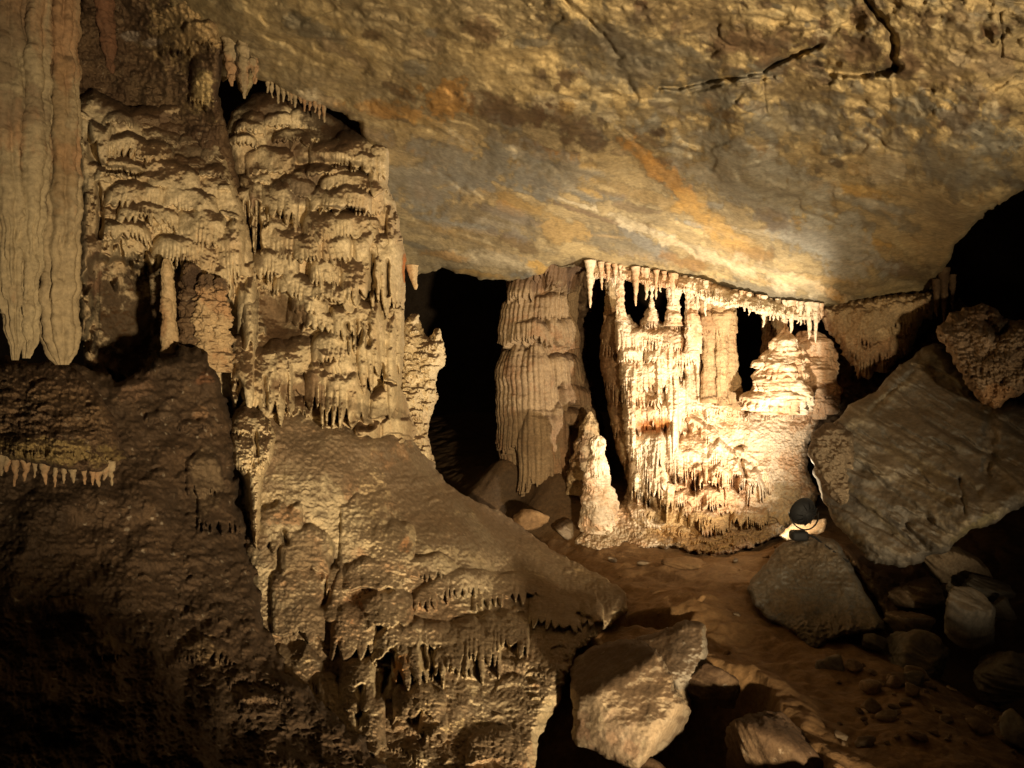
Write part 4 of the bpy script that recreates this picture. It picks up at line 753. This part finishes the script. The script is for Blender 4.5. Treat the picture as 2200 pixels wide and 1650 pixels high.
# pillars joining the formation to the rim
for i, (prof, Y, mm, kw, lab) in enumerate([
    ([(1334, 578, 9), (1333, 600, 7.5), (1332, 640, 7.5), (1333, 672, 9), (1336, 690, 13)], 10.85, 'white', dict(flute=.008, nfl=8), 'slim smooth white pillar, leftmost between the rim and the bright formation'),
    ([(1402, 596, 7), (1401, 620, 3), (1400, 640, 2), (1401, 654, 3.5), (1402, 690, 13)], 10.95, 'white', {}, 'needle-thin pillar where a stalactite touches the small peaked stalagmite'),
    ([(1446, 606, 17), (1448, 630, 14), (1447, 655, 12), (1446, 672, 14), (1446, 700, 20)], 10.85, 'white', dict(caps=[(1446, 612, 16, 26, .05, .5, 5), (1446, 670, 14, 26, .05, .5, 5)]), 'short knotty white pillar with a waist, third from the left under the rim'),
    ([(1486, 616, 15), (1487, 640, 13), (1486, 670, 13), (1488, 700, 15), (1490, 760, 17)], 10.85, 'white', dict(flute=.010, nfl=10, caps=[(1488, 665, 14, 60, .05, .4, 5)]), 'ribbed white pillar beside the wide tan column'),
    ([(1312, 590, 12), (1312, 640, 11), (1312, 690, 14), (1312, 740, 16)], 11.9, 'tan', dict(flute=.02, nfl=8), 'brown pillar in the shade behind the slim white pillar'),
    ([(1640, 640, 13), (1645, 680, 9), (1648, 720, 9), (1646, 780, 12), (1645, 850, 16)], 11.3, 'tan', dict(flute=.015, nfl=7), 'brown shaded pillar behind the conical stalagmite, at the edge of the black gap'),
    ([(1672, 650, 14), (1672, 690, 12), (1671, 730, 12), (1670, 800, 16)], 11.35, 'tan', dict(flute=.02, nfl=7), 'brown grooved pillar directly behind the tip of the conical stalagmite'),
    ([(1684, 660, 6), (1686, 690, 3.5), (1688, 708, 4), (1690, 730, 8)], 10.35, 'white', {}, 'thin white stalactite meeting the tip of the conical stalagmite')]):
    o = column('stone_pillar', prof, Y, M[mm], ns=64, nr=120, amp=.02, freq=16, fine=.008, seed=110 + i, **kw)
    meta(o, lab, 'pillar', 'pillars under the pale rim')
wc = empty('wide_column', P(1545, 870, 10.9))
meta(wc, 'wide tan column of fused fluted shafts beside the tall black gap', 'column')
for i, (prof, Y) in enumerate([([(1522, 618, 22), (1522, 660, 20), (1524, 700, 17), (1524, 760, 14), (1524, 830, 16), (1524, 866, 20)], 10.9), ([(1548, 630, 24), (1550, 680, 22), (1550, 720, 13), (1550, 780, 12), (1550, 850, 12), (1552, 872, 17)], 10.82), ([(1568, 640, 14), (1567, 690, 13), (1568, 740, 13), (1570, 800, 16), (1576, 850, 20), (1582, 880, 24)], 10.92)]):
    o = column('shaft', prof, Y, M['tan'], ns=80, nr=240, amp=.02, freq=24, fine=.005, flute=.012, nfl=9, seed=130 + i, parent=wc, caps=[(prof[1][0], 670, 20, 60, .06, .3, 6, .5)], patches=[(1553, 806, 8, 14, 0, (.35, .15, .05), .9), (1545, 720, 50, 200, 0, (.62, .43, .22), .6)])

# stalagmites
def tiers(cx, y0_, y1_, w0, w1, n, b, seed, teeth=.5, tw=5):
    r = random.Random(seed); out = []
    for i in range(n):
        t = (i + .1) / n; y = y0_ + (y1_ - y0_) * t; w = w0 + (w1 - w0) * t
        for kx in (-1.6, -.8, 0, .8, 1.6):
            out.append((cx + kx * w * r.uniform(.8, 1.1), y + r.uniform(-5, 5), w * r.uniform(.6, 1.0), (y1_ - y0_) / n * r.uniform(1.2, 1.9), b * r.uniform(.5, 1.2), teeth * r.uniform(.4, 1.2), tw, .7))
    return out
o = column('stalagmite', [(1686, 704, 3), (1685, 716, 9), (1680, 745, 18), (1676, 790, 27), (1672, 830, 33), (1670, 860, 40), (1670, 890, 46)], 10.35, M['white'], ns=260, nr=220, caps=tiers(1676, 712, 862, 13, 36, 5, .17, 5, .35, 7) + [(1640, 770, 12, 26, .22, .2, 6, .8)], amp=.05, freq=34, fine=.006, seed=141, wob=3)
meta(o, 'conical white stalagmite in tiers, right of the black gap', 'stalagmite')
o = column('stalagmite', [(1728, 712, 14), (1736, 722, 28), (1742, 750, 34), (1746, 800, 36), (1746, 840, 34), (1752, 870, 26), (1752, 900, 24)], 10.75, M['white'], ns=220, nr=200, caps=tiers(1742, 728, 870, 22, 26, 5, .12, 6, .35, 7), amp=.06, freq=34, fine=.007, seed=142, wob=3)
meta(o, 'blunt-topped pale stalagmite, right-hand neighbour of the conical one', 'stalagmite')
o = column('stalagmite', [(1284, 936, 4), (1284, 942, 14), (1284, 957, 18), (1282, 972, 13), (1283, 984, 20), (1283, 1004, 22), (1283, 1040, 27), (1285, 1080, 32), (1287, 1112, 38), (1288, 1140, 44)], 10.75, M['white'], ns=220, nr=240, caps=tiers(1284, 945, 1110, 9, 24, 5, .05, 7), amp=.03, freq=22, fine=.005, seed=143, wob=4, patches=[(1290, 1060, 50, 60, 0, (.45, .33, .18), .5)])
meta(o, 'knobbly pawn-shaped stalagmite at the left foot of the bright formation', 'stalagmite')
o = column('stalagmite', [(1268, 884, 2), (1268, 896, 9), (1266, 920, 18), (1264, 950, 26), (1262, 1010, 36), (1260, 1060, 44)], 11.6, M['tan'], ns=120, nr=150, caps=tiers(1266, 892, 1010, 10, 28, 3, .06, 8), amp=.03, freq=22, fine=.01, seed=144)
meta(o, 'pointed brown stalagmite half lit behind the pawn-shaped one', 'stalagmite')

# hanging brown drapery right of the rim
hd = relief('hanging_drapery', [(1762, 655), (1850, 640), (1950, 630), (2010, 625), (2008, 660), (2002, 690), (1985, 684), (1970, 720), (1955, 760), (1930, 775), (1905, 800), (1880, 800), (1868, 818), (1850, 806), (1842, 818), (1836, 790), (1815, 770), (1802, 740), (1778, 716), (1768, 690)],
    [(1765, 660, 10.1), (2005, 640, 9.5), (1850, 800, 10.1), (1900, 720, 9.7), (1960, 760, 9.9)], M['tan'], step=1.6, rnd_px=22, rnd_m=.35, edge=4, edge_f=12, amp=.06, freq=60, fine=.012,
    caps=[(1800, 660, 40, 70, .08, .2, 9, .3), (1870, 660, 50, 110, .12, .4, 8, .3), (1940, 650, 50, 80, .14, .4, 8, .3), (1985, 640, 26, 60, .16, .6, 9, .3), (1900, 720, 30, 90, .14, .6, 8, .4), (1865, 740, 24, 76, .12, .6, 7, .4), (1935, 720, 24, 60, .12, .6, 7, .4), (1820, 710, 34, 70, .10, .3, 8, .5)] + scatter([(1765, 660), (2005, 640), (1960, 760), (1850, 800)], 70, (8, 26), (12, 40), (.03, .08), seed=25),
    patches=[(1880, 760, 80, 50, 0, (.25, .14, .07), .6), (1850, 690, 90, 40, 0, (.36, .25, .13), .6)], thick=1.0, seed=150)
meta(hd, 'brown drapery hanging from the ceiling between the bright fringe and the tilted grey slab', 'drapery')
for i, (x, y, L, w) in enumerate([(2028, 615, 78, 7), (2012, 640, 40, 5), (2046, 630, 34, 4)]):
    o = column('stalactite', [(x, y - 40, w * 1.6), (x, y, w), (x, y + L * .6, w * .6), (x + 1, y + L, 1)], 9.4, M['brown'], ns=20, nr=50, amp=.01, seed=160 + i)
    meta(o, ['dim long stalactite right of the brown drapery in the dark', 'dim short stalactite touching the right tip of the brown drapery', 'dim small stalactite farthest right beside the brown drapery'][i], 'stalactite', 'dim stalactites beside the drapery')
bw = relief('rock_face', [(1700, 690), (1780, 700), (1850, 760), (1960, 740), (2060, 640), (2120, 700), (2100, 900), (1900, 960), (1740, 960)], [(1700, 700, 11.6), (1780, 800, 11.4), (1900, 800, 10.8), (2050, 700, 10), (2080, 900, 9.5), (1740, 950, 11)], M['brown'], step=3, rnd_px=30, rnd_m=.4, amp=.12, freq=60, fine=.03, patches=[(1800, 820, 60, 50, 0, (.24, .12, .06), .7)], thick=1.5, seed=151)
meta(bw, kind='structure')

bg = relief('rock_face', [(1170, 560), (1282, 560), (1280, 640), (1256, 700), (1268, 800), (1296, 900), (1312, 1010), (1170, 1030)], [(1180, 560, 13.2), (1280, 560, 12.4), (1260, 760, 13.4), (1300, 1000, 13.0)], M['brown'], step=2.4, rnd_px=24, rnd_m=.5, edge=6, edge_f=24, amp=.12, freq=50, fine=.02, caps=[(1240, 575, 40, 80, .2, .6, 8, .4), (1225, 640, 34, 60, .2, .5, 8, .7), (1262, 880, 30, 90, .15, .4, 8, .6)], thick=1.2, seed=152)
meta(bg, kind='structure')

# ================================================================== RIGHT: fallen slabs and boulders
rs_poly = [(1738, 968), (1752, 930), (1790, 906), (1838, 870), (1900, 820), (1960, 765), (2005, 738), (2030, 742), (2075, 810), (2110, 870), (2200, 850), (2420, 840), (2420, 1000), (2200, 1085), (2150, 1110), (2090, 1142), (2040, 1180), (1985, 1205), (1930, 1222), (1880, 1210), (1840, 1178), (1800, 1130), (1768, 1075), (1745, 1020)]
o = relief('tilted_slab', rs_poly, planes([(1750, 970, 8.1), (2010, 745, 9.2), (2200, 1080, 6.6)], [(1740, 980, 8.2), (1800, 1120, 7.7), (2000, 1200, 6.8)]), M['grey'], step=1.9, rnd_px=34, rnd_m=.32, edge=9, edge_f=60, amp=.05, freq=140, fine=.003,
    extra=lambda X, Y: .06 * fbm(X / 130, Y / 90, 174, 4) + .055 * ridged((X * .5 - Y * .86) / 110, (X * .86 + Y * .5) / 600, 171, 3) - .05 * sstep(.1, .5, fbm((X * .5 - Y * .86) / 40, (X * .86 + Y * .5) / 160, 172, 4)) + .12 * np.exp(-((X * .5 - Y * .86 - (1900 * .5 - 860 * .86)) / 30) ** 2) * 0,
    grooves=[([(1850, 1000), (1920, 1060), (2000, 1120)], 8, .07), ([(1900, 940), (2000, 1010), (2100, 1050)], 9, .06), ([(1990, 900), (2080, 950), (2140, 980)], 7, .06), ([(2125, 890), (2130, 960), (2120, 1020)], 14, .10), ([(1945, 1130), (1990, 1180)], 8, .08), ([(2060, 1030), (2075, 1100)], 5, .05), ([(1870, 880), (1960, 800)], 5, .06)],
    patches=streaks(30, (1800, 800, 2250, 1200), (50, 160), (8, 22), 34, [(.25, .21, .15), (.14, .115, .08), (.2, .165, .12), (.23, .18, .10)], 3) + [(1900, 860, 110, 14, -38, (.27, .23, .16), .8), (2000, 800, 40, 30, 0, (.26, .19, .11), .7), (2130, 960, 24, 70, 10, (.27, .21, .14), .8), (1980, 950, 170, 40, 35, (.15, .125, .09), .6), (1960, 1080, 160, 24, 35, (.24, .20, .14), .6), (2150, 870, 60, 22, 0, (.35, .2, .08), .7), (2050, 1150, 90, 20, -20, (.25, .2, .13), .6), (2100, 1130, 60, 14, -30, (.2, .17, .08), .6)], thick=1.0, back=True, seed=170)
meta(o, 'huge tilted grey limestone slab with diagonal grain, right of the floodlight', 'slab')
o = relief('boulder', [(1735, 965), (1745, 930), (1770, 912), (1800, 905), (1828, 925), (1846, 970), (1852, 1010), (1846, 1055), (1826, 1085), (1808, 1092), (1785, 1070), (1758, 1030)], planes([(1740, 960, 7.9), (1800, 910, 7.9), (1810, 1085, 7.6)], [(1800, 910, 7.75), (1850, 1000, 7.9), (1810, 1085, 7.55)]), M['boulder'], step=1.7, rnd_px=24, rnd_m=.35, edge=4, edge_f=26, amp=.05, freq=40, fine=.02, thick=.5, back=True, seed=175, patches=[(1790, 1000, 70, 100, 0, (.22, .165, .105), .7)])
meta(o, 'rounded mottled boulder wedged at the left end of the tilted grey slab', 'boulder')
o = relief('boulder', [(2012, 728), (2016, 700), (2040, 672), (2070, 660), (2108, 652), (2140, 662), (2158, 684), (2190, 690), (2260, 684), (2420, 700), (2420, 850), (2260, 860), (2205, 842), (2170, 858), (2135, 880), (2112, 870), (2080, 830), (2050, 780), (2035, 750)], [(2020, 700, 8.2), (2110, 655, 8.3), (2400, 700, 7.6), (2120, 870, 7.2), (2400, 850, 6.9), (2150, 760, 7.4)], M['knob'], step=1.9, rnd_px=26, rnd_m=.35, edge=5, edge_f=20, amp=.07, freq=44, fine=.03,
    caps=scatter([(2020, 700), (2110, 660), (2240, 700), (2240, 830), (2120, 860), (2040, 760)], 110, (10, 34), (8, 24), (.03, .09), teeth=(.1, .4), seed=26), grooves=[([(2120, 690), (2150, 720), (2165, 700)], 9, .2), ([(2015, 740), (2050, 800), (2090, 850)], 6, .15)], patches=[(2090, 690, 70, 30, -20, (.26, .15, .08), .7), (2150, 850, 70, 30, 0, (.36, .20, .09), .8), (2150, 700, 26, 24, 30, (.03, .02, .012), .85)], thick=.8, back=True, seed=176)
meta(o, 'knobbly brown rock perched on top of the tilted grey slab', 'boulder')
o = relief('slab', [(1604, 1268), (1640, 1212), (1668, 1180), (1700, 1160), (1750, 1150), (1790, 1158), (1806, 1176), (1838, 1230), (1872, 1290), (1898, 1335), (1898, 1352), (1860, 1362), (1815, 1366), (1770, 1384), (1746, 1402), (1728, 1384), (1712, 1362), (1680, 1346), (1650, 1330), (1620, 1300)], planes([(1640, 1210, 7.9), (1790, 1160, 8.0), (1890, 1345, 6.7)], [(1604, 1268, 7.4), (1750, 1400, 6.55), (1890, 1350, 6.55)], [(1790, 1160, 7.9), (1898, 1345, 6.7), (1930, 1300, 7.4)]), M['grey'], step=1.7, rnd_px=14, rnd_m=.18, edge=4, edge_f=34, amp=.04, freq=60, fine=.012,
    extra=lambda X, Y: .03 * ridged((X * .9 - Y * .4) / 50, (X * .4 + Y * .9) / 200, 178, 3), patches=[(1720, 1190, 90, 30, 0, (.2, .13, .06), .6), (1690, 1300, 60, 40, 30, (.24, .15, .065), .6), (1760, 1260, 70, 60, 0, (.14, .11, .07), .5)], thick=.8, back=True, seed=177)
meta(o, 'tapering dark slab on the clay path, directly below the floodlight', 'slab')
o = relief('boulder', [(1796, 1172), (1806, 1168), (1830, 1184), (1848, 1206), (1880, 1230), (1930, 1250), (1990, 1260), (2040, 1250), (2010, 1300), (1960, 1330), (1905, 1330), (1880, 1290), (1850, 1240), (1820, 1200)], [(1800, 1170, 8.9), (1850, 1230, 8.3), (1990, 1260, 7.6), (1920, 1320, 7.3)], M['tan'], step=1.9, rnd_px=20, rnd_m=.3, amp=.06, freq=50, fine=.02, patches=[(1930, 1270, 90, 60, 20, (.12, .09, .05), .9)], thick=.6, seed=179)
meta(o, 'tan rock catching a sliver of light behind the tapering slab', 'boulder')

fb = relief('boulder', [(1222, 1437), (1234, 1415), (1253, 1400), (1290, 1385), (1329, 1373), (1377, 1376), (1412, 1394), (1437, 1437), (1450, 1475), (1466, 1502), (1486, 1526), (1480, 1550), (1452, 1590), (1420, 1615), (1396, 1634), (1372, 1656), (1352, 1652), (1304, 1628), (1270, 1612), (1242, 1602), (1227, 1590), (1232, 1560), (1229, 1510), (1225, 1470)],
    planes([(1227, 1440, 5.45), (1340, 1375, 5.5), (1290, 1470, 4.85)], [(1300, 1500, 4.72), (1440, 1440, 4.85), (1380, 1600, 4.55)], [(1300, 1500, 4.75), (1240, 1590, 4.85), (1360, 1640, 4.5)], [(1440, 1560, 4.7), (1480, 1520, 5.0), (1400, 1630, 4.7)]), M['boulder'], step=1.6, rnd_px=16, rnd_m=.18, edge=5, edge_f=30, amp=.06, freq=190, fine=.002, patches=streaks(46, (1230, 1440, 1480, 1650), (8, 34), (6, 20), 40, [(.38, .30, .19), (.20, .13, .07), (.13, .08, .045), (.33, .26, .17)], 8) + [(1300, 1405, 120, 62, -20, (.12, .072, .036), .95), (1360, 1480, 90, 60, 20, (.34, .26, .16), .6), (1320, 1590, 80, 50, 20, (.24, .155, .10), .5)], thick=.5, back=True, seed=180)
meta(fb, 'big mottled boulder in the foreground with a brown top, right of the black cleft', 'boulder')
fb2 = relief('boulder', [(1350, 1376), (1390, 1362), (1430, 1352), (1450, 1341), (1472, 1331), (1500, 1334), (1517, 1342), (1521, 1385), (1519, 1423), (1502, 1463), (1488, 1500), (1484, 1530), (1462, 1520), (1440, 1480), (1400, 1420)], [(1400, 1380, 6.0), (1500, 1335, 6.05), (1515, 1420, 5.75), (1480, 1520, 5.5), (1440, 1440, 5.65)], M['boulder'], step=1.6, rnd_px=18, rnd_m=.25, edge=4, edge_f=24, amp=.05, freq=110, fine=.003, thick=.5, back=True, seed=181, patches=[(1490, 1410, 70, 90, 10, (.30, .26, .20), .85), (1410, 1370, 60, 26, -20, (.16, .10, .05), .9)])
meta(fb2, 'grey-topped boulder leaning behind the big mottled foreground boulder', 'boulder')
ROCKS = [('boulder', 1662, 1618, 4.9, 235, 220, -35, 1.0, 'brown', 'smooth tan boulder lying in the round hollow at the bottom'), ('rock', 1430, 1760, 4.75, 260, 240, 0, 1, 'brown', 'dark rock propping up the big foreground boulder'), ('rock', 1522, 1474, 5.65, 100, 112, 20, 1, 'brown', 'brownish rock on the rim between the foreground boulders and the hollow'),
    ('boulder', 2090, 1335, 6.5, 92, 150, 38, 1, 'grey', 'oblong grey boulder leaning in the dark at the right'), ('rock', 1790, 1450, 6.2, 52, 100, 12, 1, 'grey', 'upright pointed grey rock beside the clay path'), ('boulder', 1975, 1270, 7.3, 100, 70, 10, 1, 'boulder', 'rounded dim boulder right of the tapering slab'), ('rock', 1960, 1340, 6.9, 90, 60, -20, 1, 'boulder', 'dim block below the rounded boulder on the right'),
    ('rock', 1852, 1528, 5.4, 24, 13, 5, 1, 'white', 'small bright white stone on the dark floor'), ('rock', 1740, 1380, 6.9, 44, 44, 0, 1, 'boulder', 'lump of rock under the lower corner of the tapering slab'), ('rock', 1880, 1380, 6.7, 60, 36, -8, 1, 'grey', 'flat dim rock in shadow below the slab corner'), ('rock', 1965, 1458, 6.0, 44, 34, 14, 1, 'grey', 'small dim rock between the rubble and the oblong boulder'),
    ('rock', 2155, 1310, 7.0, 40, 60, 20, 1, 'grey', 'dim rock tucked behind the oblong boulder'), ('rock', 2190, 1580, 5.0, 50, 90, 8, 1, 'grey', 'pale upright rock cut by the right edge of the picture'), ('boulder', 1962, 1430, 6.6, 150, 110, 15, 1, 'grey', 'broad dim block in the dark below the rounded boulder, beside the rubble'), ('boulder', 2060, 1230, 7.9, 170, 110, -25, 1, 'boulder', 'large dim block in the shadow directly under the tilted slab'), ('boulder', 2170, 1450, 6.3, 130, 120, 30, 1, 'grey', 'big dark block at the right edge below the oblong boulder'), ('rock', 2110, 1260, 7.4, 100, 50, -10, 1, 'grey', 'dim flat rock under the lower edge of the tilted slab')]
for i, (nm, x, y, Y, w, h, rot, dpt, mm, lab) in enumerate(ROCKS):
    rock(nm, x, y, Y, w, h, M[mm], seed=300 + i, rot=rot, n=5 if w > 120 else 4 if w > 50 else 3, label=lab, depth=dpt, cat='boulder' if nm == 'boulder' else 'rock')
rr = random.Random(44)
for i in range(60):
    x = rr.uniform(1800, 2190); Y = rr.uniform(4.8, 6.2)
    X = (x - 1100) / F * Y; z = float(floor_h(np.array([X]), np.array([Y]))[0])
    s = 8 + 44 * rr.random() ** 2.2; y = 825 + (CZ - z) / Y * F - s * .2
    rock('rock', x, y, Y, s * rr.uniform(.9, 1.5), s * rr.uniform(.6, 1), M['boulder' if i % 3 else 'knob'], seed=400 + i, rot=rr.uniform(-30, 30), n=2, label='small loose rock among the rubble on the dark floor at the lower right', group='loose rubble on the dark floor', cat='rock')
for i, (x, y, Y, w, h, lab) in enumerate([(1145, 1120, 11.0, 70, 46, 'ochre rock at the top of the muddy mound by the dark opening'), (1215, 1140, 10.9, 40, 44, 'small brown rock left of the crust under the pawn-shaped stalagmite'), (1480, 1215, 9.2, 150, 26, 'low ochre ledge of hardened clay in front of the formation crust')]):
    rock('rock', x, y, Y, w, h, M['sand' if i != 1 else 'boulder'], seed=450 + i, rot=[0, 10, -8][i], n=3, label=lab, cat='rock')

for i in range(40):
    x = rr.uniform(1160, 1760); Y = rr.uniform(5.6, 10.2); X = (x - 1100) / F * Y
    if X < 1.9 and Y < 6.6 or (X > 2.2 and Y < 8.4): continue
    z = float(floor_h(np.array([X]), np.array([Y]))[0]); s = 5 + 14 * rr.random() ** 2
    rock('stone', x, 825 + (CZ - z) / Y * F - s * .15, Y, s * rr.uniform(1, 1.6), s * rr.uniform(.6, 1), M['sand' if i % 4 else 'boulder'], seed=600 + i, rot=rr.uniform(-30, 30), n=2, label='small stone scattered on the ochre clay path', group='small stones on the clay path', cat='stone')

# ================================================================== FLOODLIGHT
import bmesh
LP = P(1729, 1102, 8.05)
aim = Vector((-.30, .88, .28)).normalized()
lamp = empty('floodlight', P(1718, 1150, 8.05))
meta(lamp, 'round black floodlight with a wire yoke, seen from behind as it lights the formation', 'floodlight')
def local(bm, name, mat, parent, R=None, off=(0, 0, 0), smooth=True):
    me = bpy.data.meshes.new(name); 
    if R is not None: bm.transform(Matrix.Translation(Vector(off)) @ R)
    bm.to_mesh(me); bm.free(); me.materials.append(mat)
    for p in me.polygons: p.use_smooth = smooth
    o = bpy.data.objects.new(name, me); COL.objects.link(o); o.parent = parent
    return o
Rz = aim.to_track_quat('Z', 'Y').to_matrix().to_4x4()
offp = Vector(LP) - lamp.location
def lathe_bm(prof, n=40):
    bm = bmesh.new(); rings = []
    for r, z in prof:
        rings.append([bm.verts.new((r * math.cos(2 * math.pi * i / n), r * math.sin(2 * math.pi * i / n), z)) for i in range(n)])
    for a, b in zip(rings[:-1], rings[1:]):
        for i in range(n): bm.faces.new((a[i], a[(i + 1) % n], b[(i + 1) % n], b[i]))
    return bm, rings
bm, rg = lathe_bm([(.002, -.075), (.035, -.075), (.042, -.07), (.045, -.055), (.085, -.045), (.118, -.028), (.132, 0), (.146, .028), (.148, .05), (.140, .054), (.134, .03), (.11, -.02), (.002, -.04)])
housing = local(bm, 'housing', M['black'], lamp, Rz, offp)
bm, rg = lathe_bm([(.002, .040), (.09, .042), (.137, .040)])
lens = local(bm, 'lens', M['lens'], lamp, Rz, offp)
bm = bmesh.new()
for i in range(12):
    a = 2 * math.pi * i / 12
    bmesh.ops.create_cube(bm, size=1, matrix=Matrix.Rotation(a, 4, 'Z') @ Matrix.Translation((.095, 0, -.048)) @ Matrix.Rotation(math.radians(-35), 4, 'Y') @ Matrix.Diagonal((.06, .006, .026, 1)))
local(bm, 'cooling_fin', M['black'], lamp, Rz, offp, smooth=False)
def tube_bm(pts, r, n=8):
    bm = bmesh.new(); prev = None
    for k, p in enumerate(pts):
        p = Vector(p); t = (Vector(pts[min(k + 1, len(pts) - 1)]) - Vector(pts[max(k - 1, 0)])).normalized()
        q = t.to_track_quat('Z', 'Y')
        ring = [bm.verts.new(p + q @ Vector((r * math.cos(2 * math.pi * i / n), r * math.sin(2 * math.pi * i / n), 0))) for i in range(n)]
        if prev:
            for i in range(n): bm.faces.new((prev[i], prev[(i + 1) % n], ring[(i + 1) % n], ring[i]))
        prev = ring
    return bm
yk = [(offp.x + .150 * math.cos(a), offp.y + .03 - .05 * math.sin(a), offp.z - .168 * math.sin(a)) for a in [math.pi * i / 28 for i in range(0, 29)]]
local(tube_bm(yk, .008), 'yoke', M['wire'], lamp)
bm = bmesh.new(); bmesh.ops.create_cube(bm, size=1, matrix=Matrix.Diagonal((.17, .15, .10, 1))); bmesh.ops.bevel(bm, geom=bm.edges[:], offset=.042, segments=5, affect='EDGES', profile=.6)
local(bm, 'base_box', M['black'], lamp, Matrix.Identity(4), (-.01, .0, .0))
cab = [(.06 + .05 * i + .02 * math.sin(i), -.04 - .05 * i, .02 - .035 * i + .01 * math.sin(2 * i)) for i in range(7)]
local(tube_bm(cab, .011), 'cable', M['black'], lamp)
# the pale ledge the floodlight stands behind, glaring in its beam
o = relief('rock_ledge', [(1674, 1152), (1688, 1136), (1706, 1122), (1745, 1117), (1774, 1115), (1778, 1126), (1770, 1142), (1750, 1152), (1720, 1160), (1690, 1162)], [(1672, 1150, 8.25), (1774, 1118, 8.5), (1720, 1162, 8.15), (1720, 1120, 8.6)], M['white'], step=1.2, rnd_px=8, rnd_m=.12, edge=1.5, edge_f=14, amp=.03, freq=30, fine=.01, thick=.5, seed=190)
meta(o, 'small pale rock ledge glaring in the beam right under the floodlight', 'rock')

# ================================================================== LIGHT
def spot(name, loc, target, power, colr, deg, blend, size):
    d = bpy.data.lights.new(name, 'SPOT'); d.energy = power; d.color = colr; d.spot_size = math.radians(deg); d.spot_blend = blend; d.shadow_soft_size = size
    o = bpy.data.objects.new(name, d); COL.objects.link(o); o.location = Vector(loc)
    o.rotation_euler = (Vector(target) - Vector(loc)).to_track_quat('-Z', 'Y').to_euler()
    return o
WARM = (1.0, .87, .69)
spot('floodlight_beam', Vector(LP) + aim * .075, P(1300, 650, 11.0), 1220, WARM, 122, 1.0, .04)
# the tour lighting of this chamber: a second floodlight low beside the walkway, out of the picture to the right
spot('walkway_beam', (2.6, -1.6, .8), (-.2, 8.0, 2.85), 6000, (1.0, .775, .48), 68, 1.0, .14)
w = bpy.data.worlds.new('World'); sc.world = w; w.use_nodes = True
w.node_tree.nodes['Background'].inputs[0].default_value = (1, .72, .45, 1); w.node_tree.nodes['Background'].inputs[1].default_value = .018

# ================================================================== CAMERA
cam = bpy.data.cameras.new('camera'); co = bpy.data.objects.new('camera', cam); COL.objects.link(co)
co.location = (0, 0, CZ); co.rotation_euler = (math.radians(90), 0, 0)
cam.sensor_width = 36; cam.lens = F / 2200 * 36; cam.clip_end = 200; cam.clip_start = .05
sc.camera = co
sc.view_settings.view_transform = 'Standard'; sc.view_settings.look = 'None'
sc.view_settings.exposure = 0; sc.view_settings.gamma = 1
sc.cycles.max_bounces = 6; sc.cycles.diffuse_bounces = 4
sc.cycles.use_denoising = True
sc.cycles.sample_clamp_indirect = 4
